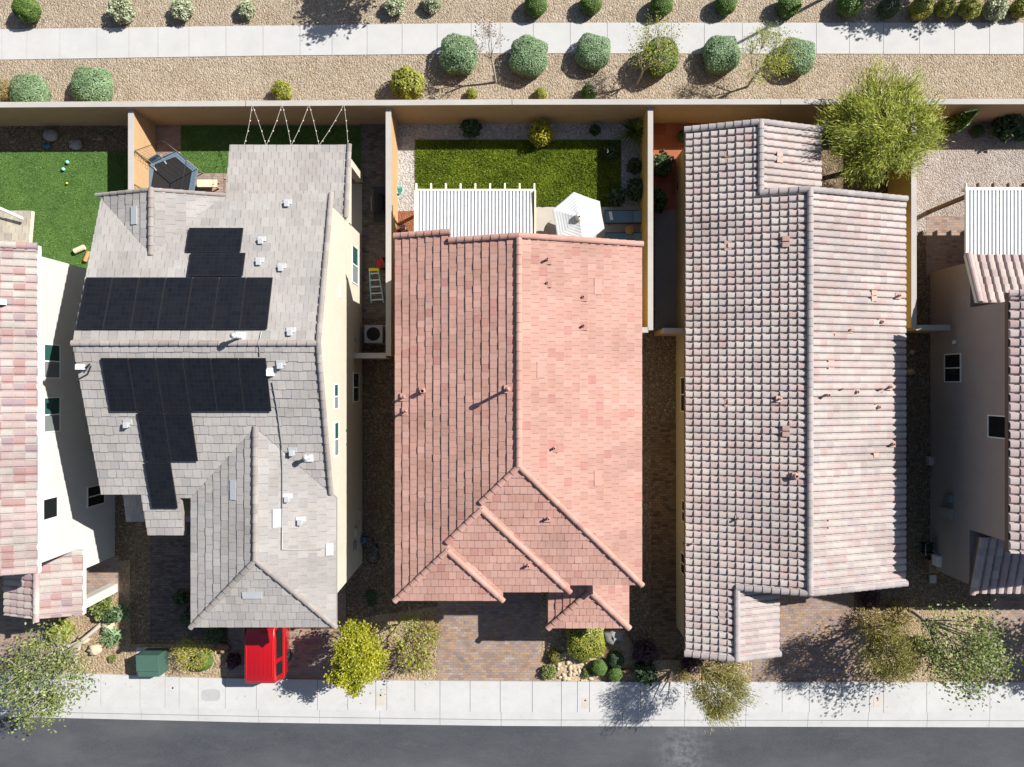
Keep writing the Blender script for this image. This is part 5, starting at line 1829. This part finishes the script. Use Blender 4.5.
lounger(626, 216.5, 'teal sun lounger on the terrace, farther from the pink roof, with a white cloth')
lounger(626, 239, 'teal sun lounger on the terrace partly hidden by the pink roof')
x, y = P(611, 215.5, .45)
mb = MB(); mb.box(x - .07, x + .08, y - .2, y + .2, .395, .415, rot=.2)
tag(mb.build('white_towel', 'white_paint', None, .01), 'small white cloth lying on the foot of the teal lounger', 'towel')
x, y = P(629.5, 229.5, .45)
t = thing('side_table', 'small round wicker side table between the two teal loungers', 'table', (x, y, .03))
mb = MB(); mb.lathe([(.001, .44), (.21, .44), (.225, .42), (.21, .40), (.001, .40)], (x, y, .03), 18); mb.build('tabletop', 'wicker', t)
mb = MB(); mb.lathe([(.13, 0), (.15, .02), (.10, .2), (.14, .40)], (x, y, .03), 14); mb.build('pedestal', 'wicker', t)

# ---- air conditioner
x, y = P(373.5, 334, .75)
t = thing('condenser_unit', 'grey square air conditioner with round fan grille in the alley', 'air conditioner', (x, y, 0))
mb = MB(); mb.box(x - .4, x + .4, y - .4, y + .4, .04, .74); mb.box(x - .45, x + .45, y - .45, y + .45, 0, .04)
o = mb.build('casing', 'grey_metal', t, .03)
mb = MB(); mb.box(x - .42, x + .42, y - .42, y + .42, .742, .772); mb.build('top_panel', 'cover_grey', t, .03)
mb = MB(); mb.lathe([(.001, .79), (.29, .79), (.31, .773)], (x, y, 0), 24); fo = mb.build('fan_opening', 'black_hole', t)
mb = MB()
for k in range(5):
    r = .06 + k * .06
    mb.lathe([(r, .795), (r + .008, .80), (r + .016, .795)], (x, y, 0), 24)
mb.build('fan_grille', 'dark_plastic', fo)

# ---- step ladder lying in the alley
p0, p1 = Vector((*P(374, 270, .9), .9)), Vector((*P(377.5, 303, .35), .35))
t = thing('step_ladder', 'teal fibreglass step ladder with yellow top leaning in the alley', 'ladder', (*P(376, 290), 0))
d = (p1 - p0).normalized()
sd = Vector((1, .06, 0)).normalized()
for sg in (-1, 1):
    r_ = MB(); r_.tube([p0 + sd * sg * .2, p1 + sd * sg * .29], .034, 4); r_.build('rail', 'teal_fibreglass', t)
for k in range(5):
    u = .1 + k * .2
    c_ = p0.lerp(p1, u); w_ = .2 + .09 * u
    r_ = MB(); r_.tube([c_ - sd * w_, c_ + sd * w_], .034, 4); r_.build('step', 'pale_steel', t)
c_ = MB(); c_.box(p0.x - .24, p0.x + .24, p0.y - .05, p0.y + .08, p0.z - .04, p0.z + .05); c_.build('top_cap', 'yellow_plastic', t, .02)
for sg in (-1, 1):
    r_ = MB(); r_.tube([p0 + sd * sg * .13, Vector((p0.x + sg * .2, p0.y - .25, .03))], .022, 4); r_.build('rear_leg', 'teal_fibreglass', t)

# ---- red hand truck against the wall
hx, hy = P(380.5, 262, .6)
t = thing('hand_truck', 'red two-wheeled hand truck leaning on the block wall in the alley', 'hand truck', (hx, hy, 0))
f = MB()
for sg in (-1, 1):
    f.tube([(hx - .05, hy + sg * .17, .12), (hx + .12, hy + sg * .17, 1.05), (hx + .1, hy + sg * .12, 1.15)], .02, 6)
for u in (.25, .5, .75):
    f.tube([(hx - .05 + .17 * u, hy - .17, .12 + .93 * u), (hx - .05 + .17 * u, hy + .17, .12 + .93 * u)], .016, 6)
f.tube([(hx + .1, hy - .12, 1.15), (hx + .1, hy + .12, 1.15)], .02, 6)
f.box(hx - .03, hx + .1, hy - .16, hy + .16, .55, .62)
f.build('frame', 'red_paint', t)
f = MB(); f.box(hx - .3, hx - .04, hy - .18, hy + .18, .02, .035); f.build('toe_plate', 'red_paint', t)
for sg in (-1, 1):
    wv = MB(); wv.lathe([(.04, -.03), (.12, -.03), (.13, 0), (.12, .03), (.04, .03)], (hx + .02, hy + sg * .24, .13), 16, axis='Y'); wv.build('wheel', 'rubber', t)

# ---- covered grill
gx, gy = P(379, 204, .9)
t = thing('barbecue_grill', 'black barbecue grill in deep shade beside the block wall', 'grill', (gx, gy, 0))
mb = MB(); mb.box(gx - .28, gx + .28, gy - .5, gy + .5, .15, .85); mb.build('cart', 'dark_plastic', t, .02)
mb = MB()
for k in range(8):
    a, b = math.pi * k / 8, math.pi * (k + 1) / 8
    mb.prism([(gx + .27 * math.cos(b), gy - .4), (gx + .27 * math.cos(a), gy - .4), (gx + .27 * math.cos(a), gy + .4), (gx + .27 * math.cos(b), gy + .4)], .851, lambda x, y: .86 + math.sqrt(max(0, .0729 - (x - gx) ** 2)))
ld = mb.build('hood', 'mat_black', t)
mb = MB(); mb.tube([(gx - .3, gy - .3, .98), (gx - .34, gy - .3, 1.0), (gx - .34, gy + .3, 1.0), (gx - .3, gy + .3, .98)], .014, 6); mb.build('handle', 'steel', ld)
for sg in (-1, 1):
    mb = MB(); mb.box(gx - .26, gx + .26, gy + sg * .66 - .15, gy + sg * .66 + .15, .80, .84); mb.build('side_shelf', 'dark_plastic', t)
for sx in (-1, 1):
    for sg in (-1, 1):
        mb = MB(); mb.lathe([(.02, -.02), (.07, -.02), (.07, .02), (.02, .02)], (gx + sx * .22, gy + sg * .42, .075), 12, axis='X'); mb.build('caster', 'rubber', t)

# ---- bicycle lying in shade
bx, by = P(371, 548)
t = thing('bicycle', 'dark bicycle lying in the shaded alley beside the cream wall', 'bicycle', (bx, by, 0))


def ring(mb, c, r, th, tilt, n=22):
    c = Vector(c)
    R = Matrix.Rotation(tilt, 3, 'X')
    pts = [c + R @ Vector((math.cos(6.2832 * k / n) * r, math.sin(6.2832 * k / n) * r, 0)) for k in range(n + 1)]
    mb.tube(pts, th, 6, cap=False)


for (ox, oy) in ((-.15, .30), (.12, -.42)):
    wv = MB(); ring(wv, (bx + ox, by + oy, .16), .29, .022, .12); wo = wv.build('wheel', 'rubber', t)
    sp_ = MB()
    for k in range(8):
        a = 6.2832 * k / 8
        sp_.tube([(bx + ox, by + oy, .16), (bx + ox + .28 * math.cos(a), by + oy + .28 * math.sin(a), .16 + .034 * math.sin(a))], .004, 4)
    sp_.build('spokes', 'steel', wo)
fr = MB()
A, B, C_, D = Vector((bx - .15, by + .3, .18)), Vector((bx + .12, by - .42, .18)), Vector((bx - .03, by - .03, .2)), Vector((bx + .28, by + .12, .24))
E_ = Vector((bx + .30, by - .22, .24))
for a, b in ((A, C_), (C_, E_), (E_, B), (D, E_), (C_, D), (A, D)):
    fr.tube([a, b], .018, 6)
fr.build('frame', 'blue_frame', t)
sdl = MB(); sdl.blob((D.x + .06, D.y + .03, .25), (.06, .12, .04), 2, n=10, rough=.1); sdl.build('saddle', 'mat_black', t)
hb = MB(); hb.tube([(E_.x + .05, E_.y - .24, .3), (E_.x + .12, E_.y - .05, .26), (E_.x + .05, E_.y + .2, .3)], .013, 6); hb.build('handlebar', 'dark_plastic', t)
x, y = P(363, 540, .3)
mb = MB(); mb.lathe([(.001, .42), (.15, .42), (.17, .36), (.16, .05), (.14, 0)], (x, y, 0), 16); mb.tube([(x - .1, y, .42), (x, y, .55), (x + .1, y, .42)], .012, 5)
tag(mb.build('bucket', 'blue_plastic'), 'dark blue plastic bucket against the cream wall beside the bicycle', 'bucket')

# ---- trampoline with enclosure
cx_, cy_ = P(171, 178, .7)
t = thing('trampoline', 'hexagonal trampoline with blue-grey pads and safety net poles', 'trampoline', (cx_, cy_, 0))
NP, R_ = 6, 1.28
ang = [math.radians(20 + 60 * k) for k in range(NP)]
hexp = lambda r, z: [(cx_ + r * math.cos(a), cy_ + r * math.sin(a), z) for a in ang]
mb = MB(); mb.poly(hexp(1.05, .62)); mb.poly(hexp(1.05, .6)[::-1]); mb.build('jumping_mat', 'mat_black', t)
mb = MB()
i_, o_ = hexp(1.02, .645), hexp(1.3, .635)
for k in range(NP):
    n_ = (k + 1) % NP
    mb.poly([i_[k], o_[k], o_[n_], i_[n_]]); lo_ = lambda p: (p[0], p[1], p[2] - .03)
    mb.poly([lo_(i_[n_]), lo_(o_[n_]), lo_(o_[k]), lo_(i_[k])]); mb.poly([o_[k], lo_(o_[k]), lo_(o_[n_]), o_[n_]])
mb.build('edge_pad', 'blue_frame', t)
mb = MB(); q = hexp(1.27, .58); mb.tube(q + [q[0]], .025, 6); mb.build('frame_ring', 'steel', t)
for k in range(NP):
    a = ang[k]
    x, y = cx_ + R_ * math.cos(a), cy_ + R_ * math.sin(a)
    mb = MB(); mb.tube([(x, y, 0), (x, y, .6)], .024, 6); mb.build('leg', 'steel', t)
    mb = MB(); mb.tube([(x, y, .6), (x + .06 * math.cos(a), y + .06 * math.sin(a), 1.9)], .022, 6); mb.build('net_pole', 'cover_grey', t)
mb = MB(); q = hexp(1.35, 1.9); mb.tube(q + [q[0]], .018, 6); mb.build('top_rail', 'dark_plastic', t)
mb = MB()
A_, B_ = hexp(1.28, .66), hexp(1.34, 1.88)
for k in range(NP):
    n_ = (k + 1) % NP
    for j in range(9):
        u = j / 9
        mb.tube([Vector(A_[k]).lerp(Vector(A_[n_]), u), Vector(B_[k]).lerp(Vector(B_[n_]), u)], .004, 3, cap=False)
    for j in range(6):
        u = (j + .5) / 6
        mb.tube([Vector(A_[k]).lerp(Vector(B_[k]), u), Vector(A_[n_]).lerp(Vector(B_[n_]), u)], .004, 3, cap=False)
mb.build('safety_net', 'mat_black', t)
# patio chair behind it
x, y = P(160, 164, .5)
t = thing('patio_chair', 'grey patio chair between the tan wall and the trampoline', 'chair', (x, y, .014))
rotm = Matrix.Rotation(.6, 3, 'Z')


def rb(mb, a, b, c, d, e, f):
    mb.box(x + a, x + b, y + c, y + d, e, f, rot=.6, piv=(x, y, (e + f) / 2))


mb = MB(); rb(mb, -.26, .26, -.25, .25, .40, .45); mb.build('seat', 'cover_grey', t, .02)
mb = MB(); rb(mb, -.26, .26, .22, .28, .45, .92); mb.build('backrest', 'blue_frame', t, .02)
for sx in (-1, 1):
    mb = MB(); rb(mb, sx * .28 - .025, sx * .28 + .025, -.24, .26, .60, .64); mb.build('armrest', 'cover_grey', t)
    for sy in (-.23, .23):
        mb = MB(); rb(mb, sx * .26 - .02, sx * .26 + .02, sy - .02, sy + .02, .014, .40); mb.build('leg', 'grey_metal', t)
# cream bench
x0, y1 = P(197, 179.5, .45)
x1, y0 = P(217, 187, .45)
t = thing('bench', 'cream flat bench on pavers beside the trampoline', 'bench', ((x0 + x1) / 2, (y0 + y1) / 2, .014))
mb = MB(); mb.box(x0, x1, y0, y1, .40, .46); mb.build('seat', 'wood_pale', t, .01)
for xx in (x0 + .08, x1 - .08):
    for yy_ in (y0 + .05, y1 - .05):
        mb = MB(); mb.box(xx - .03, xx + .03, yy_ - .03, yy_ + .03, .014, .40); mb.build('leg', 'wood', t)
# logs on the turf
for px, py, lab, an_ in ((79, 249, 'short log with pale cut end on turf by the grey eave, larger one', .4), (86, 256, 'short brown log on turf tucked beside the larger log', 1.2)):
    x, y = P(px, py, .2)
    mb = MB()
    r = .13 if px < 80 else .1
    dx, dy = math.cos(an_) * .25, math.sin(an_) * .25
    mb.tube([(x - dx, y - dy, .03 + r), (x + dx, y + dy, .03 + r)], r, 10)
    o = mb.build('log', 'wood_pale' if px < 80 else 'wood')
    tag(o, lab, 'log', 'logs by the wall')
for px, py, lab, m_ in ((69, 163, 'aqua toy ball on the bright turf, upper of two', 'aqua_plastic'), (65, 170, 'aqua toy ball on the bright turf, lower of two', 'aqua_plastic'), (68.5, 184, 'tiny orange toy on the bright turf', 'yellow_plastic')):
    x, y = P(px, py)
    mb = MB()
    mb.blob((x, y, .12), .085 if m_[0] == 'a' else .05, 1, n=12, rough=.02)
    tag(mb.build('toy_ball', m_), lab, 'toy', 'toys on the turf')
x, y = P(399, 190, .2)
mb = MB(); mb.lathe([(.001, .02), (.13, .02), (.2, .3), (.19, .3), (.12, .05), (.001, .05)], (x, y, .01), 16)
tag(mb.build('glass_pot', 'aqua_plastic'), 'pale aqua pot on white gravel by the block wall', 'pot')
x, y = P(403, 228, .3)
t = thing('flower_pot', 'small pot with red flowers on red gravel beside the patio cover', 'potted plant', (x, y, .016))
mb = MB(); mb.lathe([(.001, 0), (.11, 0), (.15, .26), (.12, .26), (.001, .2)], (x, y, .016), 14); mb.build('pot', 'wood', t)
c = np.array([x, y, .36]) + RNG.normal(0, .09, (120, 3)); V, Q = leaf_quads(c, 120, .04, .6, .3); np_mesh('blooms', V, Q, RNG.random(120), 'leaf_purple', t)
x, y = P(685, 186, .4)
mb = MB(); mb.lathe([(.001, 0), (.2, 0), (.3, .45), (.26, .45), (.2, .1), (.001, .1)], (x - .1, y, .014), 18)
tag(mb.build('planter', 'dark_plastic'), 'dark round planter on red paving by the pale pink roof', 'planter')

# hose cart and boxes beside the taupe house
x, y = P(928, 548, .5)
t = thing('hose_reel', 'dark hose reel cart against the taupe wall in the alley', 'hose reel', (x, y, 0))
mb = MB(); mb.lathe([(.06, -.2), (.06, .2)], (x, y, .45), 12, axis='Y'); mb.lathe([(.18, -.17), (.23, -.1), (.23, .1), (.18, .17)], (x, y, .45), 18, axis='Y'); mb.build('hose', 'mat_black', t)
for sg in (-1, 1):
    mb = MB(); mb.lathe([(.001, 0), (.28, 0), (.28, .02), (.001, .02)], (x, y + sg * .22, .45), 18, axis='Y'); mb.build('side_disc', 'dark_plastic', t)
mb = MB(); mb.tube([(x - .25, y - .25, .03), (x + .05, y - .25, .5), (x - .35, y - .25, .9), (x - .35, y + .25, .9), (x + .05, y + .25, .5), (x - .25, y + .25, .03)], .018, 6); mb.build('frame', 'grey_metal', t)
x, y = P(933, 566, .3)
mb = MB(); mb.box(x - .22, x + .22, y - .3, y + .3, .01, .38); mb.box(x - .24, x + .24, y - .32, y + .32, .38, .42)
tag(mb.build('storage_box', 'rock_brown', None, .015), 'reddish brown storage box against the taupe wall', 'box')
x, y = P(933, 579, .1)
mb = MB(); mb.box(x - .16, x + .16, y - .2, y + .2, .01, .12)
tag(mb.build('stepping_block', 'cover_tan', None, .02), 'pale square block on dark gravel beyond the storage box', 'block')
x, y = P(931, 461, .2)
mb = MB(); mb.box(x - .14, x + .14, y - .2, y + .2, .01, .3); mb.lathe([(.001, .33), (.1, .33), (.12, .3)], (x, y, 0), 10)
tag(mb.build('valve_box', 'cover_tan', None, .015), 'small tan valve box on dark gravel at the taupe wall foot', 'box')

# ---- string lights from patio roof to the back wall
SL = [(244, 145, 10.33, 2.9), (252, 104, 12.36, 2.32), (266, 145, 10.33, 2.9), (282, 104, 12.36, 2.32), (291, 145, 10.33, 2.9), (309, 104, 12.36, 2.32), (319, 145, 10.33, 2.9), (344, 104, 12.36, 2.32), (348, 145, 10.33, 2.9)]
pts = []
for px, py, y, z in SL:
    pts.append(Vector(((px - 512) * (H - z) / F, y, z)))
t = thing('string_light', 'zigzag string of small white bulbs from the patio eave to the back wall', 'string lights', tuple(pts[0]))
mb = MB()
bulbs = []
for a, b in zip(pts, pts[1:]):
    seg = []
    for k in range(9):
        u = k / 8
        q = a.lerp(b, u) + Vector((0, 0, -.1 * math.sin(3.14 * u)))
        seg.append(q)
        if k in (1, 3, 5, 7):
            bulbs.append(q)
    mb.tube(seg, .008, 4)
mb.build('wire', 'wire_white', t)
for q in bulbs:
    mb = MB(); mb.lathe([(.001, -.085), (.024, -.07), (.027, -.045), (.016, -.02), (.012, 0)], tuple(q), 8); mb.build('bulb', 'white_paint', t)

# ---- lamp post past the picture edge, known by its long shadow on the walk
lx, ly = 16.7, 19.3
t = thing('street_lamp', 'tall street lamp past the edge whose thin shadow crosses the walk', 'street lamp', (lx, ly, 0))
mb = MB(); mb.tube([(lx, ly, 0), (lx, ly, 6.2)], [.09, .06], 10); mb.build('pole', 'grey_metal', t)
mb = MB(); mb.lathe([(.06, 6.15), (.16, 6.25), (.2, 6.6), (.22, 6.65), (.001, 6.85)], (lx, ly, 0), 14); mb.build('lamp_head', 'grey_metal', t)

# ================================================================== LIGHT, SKY, CAMERA
SUN = Vector((1.05, .55, 1.0)).normalized()
elev = math.asin(SUN.z)
wd = bpy.data.worlds.new('World')
SC.world = wd
wd.use_nodes = True
nt = wd.node_tree
nt.nodes.clear()
sky = nt.nodes.new('ShaderNodeTexSky')
sky.sky_type = 'NISHITA'
sky.sun_disc = False
sky.sun_elevation = elev
sky.sun_rotation = math.atan2(SUN.x, SUN.y)
bg = nt.nodes.new('ShaderNodeBackground')
bg.inputs['Strength'].default_value = .058
ow = nt.nodes.new('ShaderNodeOutputWorld')
nt.links.new(sky.outputs[0], bg.inputs['Color'])
nt.links.new(bg.outputs[0], ow.inputs['Surface'])
sl = bpy.data.lights.new('sun', 'SUN')
sl.energy = 5.0
sl.angle = math.radians(.5)
sl.color = (1.0, .965, .91)
so = bpy.data.objects.new('sun', sl)
COL.objects.link(so)
so.rotation_euler = SUN.to_track_quat('Z', 'Y').to_euler()

cam = bpy.data.cameras.new('camera')
cam.sensor_width = 36
cam.sensor_fit = 'HORIZONTAL'
cam.lens = F / 1024 * 36
cam.clip_end = 2000
co = bpy.data.objects.new('camera', cam)
COL.objects.link(co)
co.location = (0, 0, H)
co.rotation_euler = (0, 0, 0)
SC.camera = co
SC.view_settings.view_transform = 'Standard'
SC.view_settings.look = 'None'
SC.view_settings.exposure = .88
SC.view_settings.gamma = 1
SC.cycles.max_bounces = 6
SC.cycles.caustics_reflective = False
SC.cycles.caustics_refractive = False
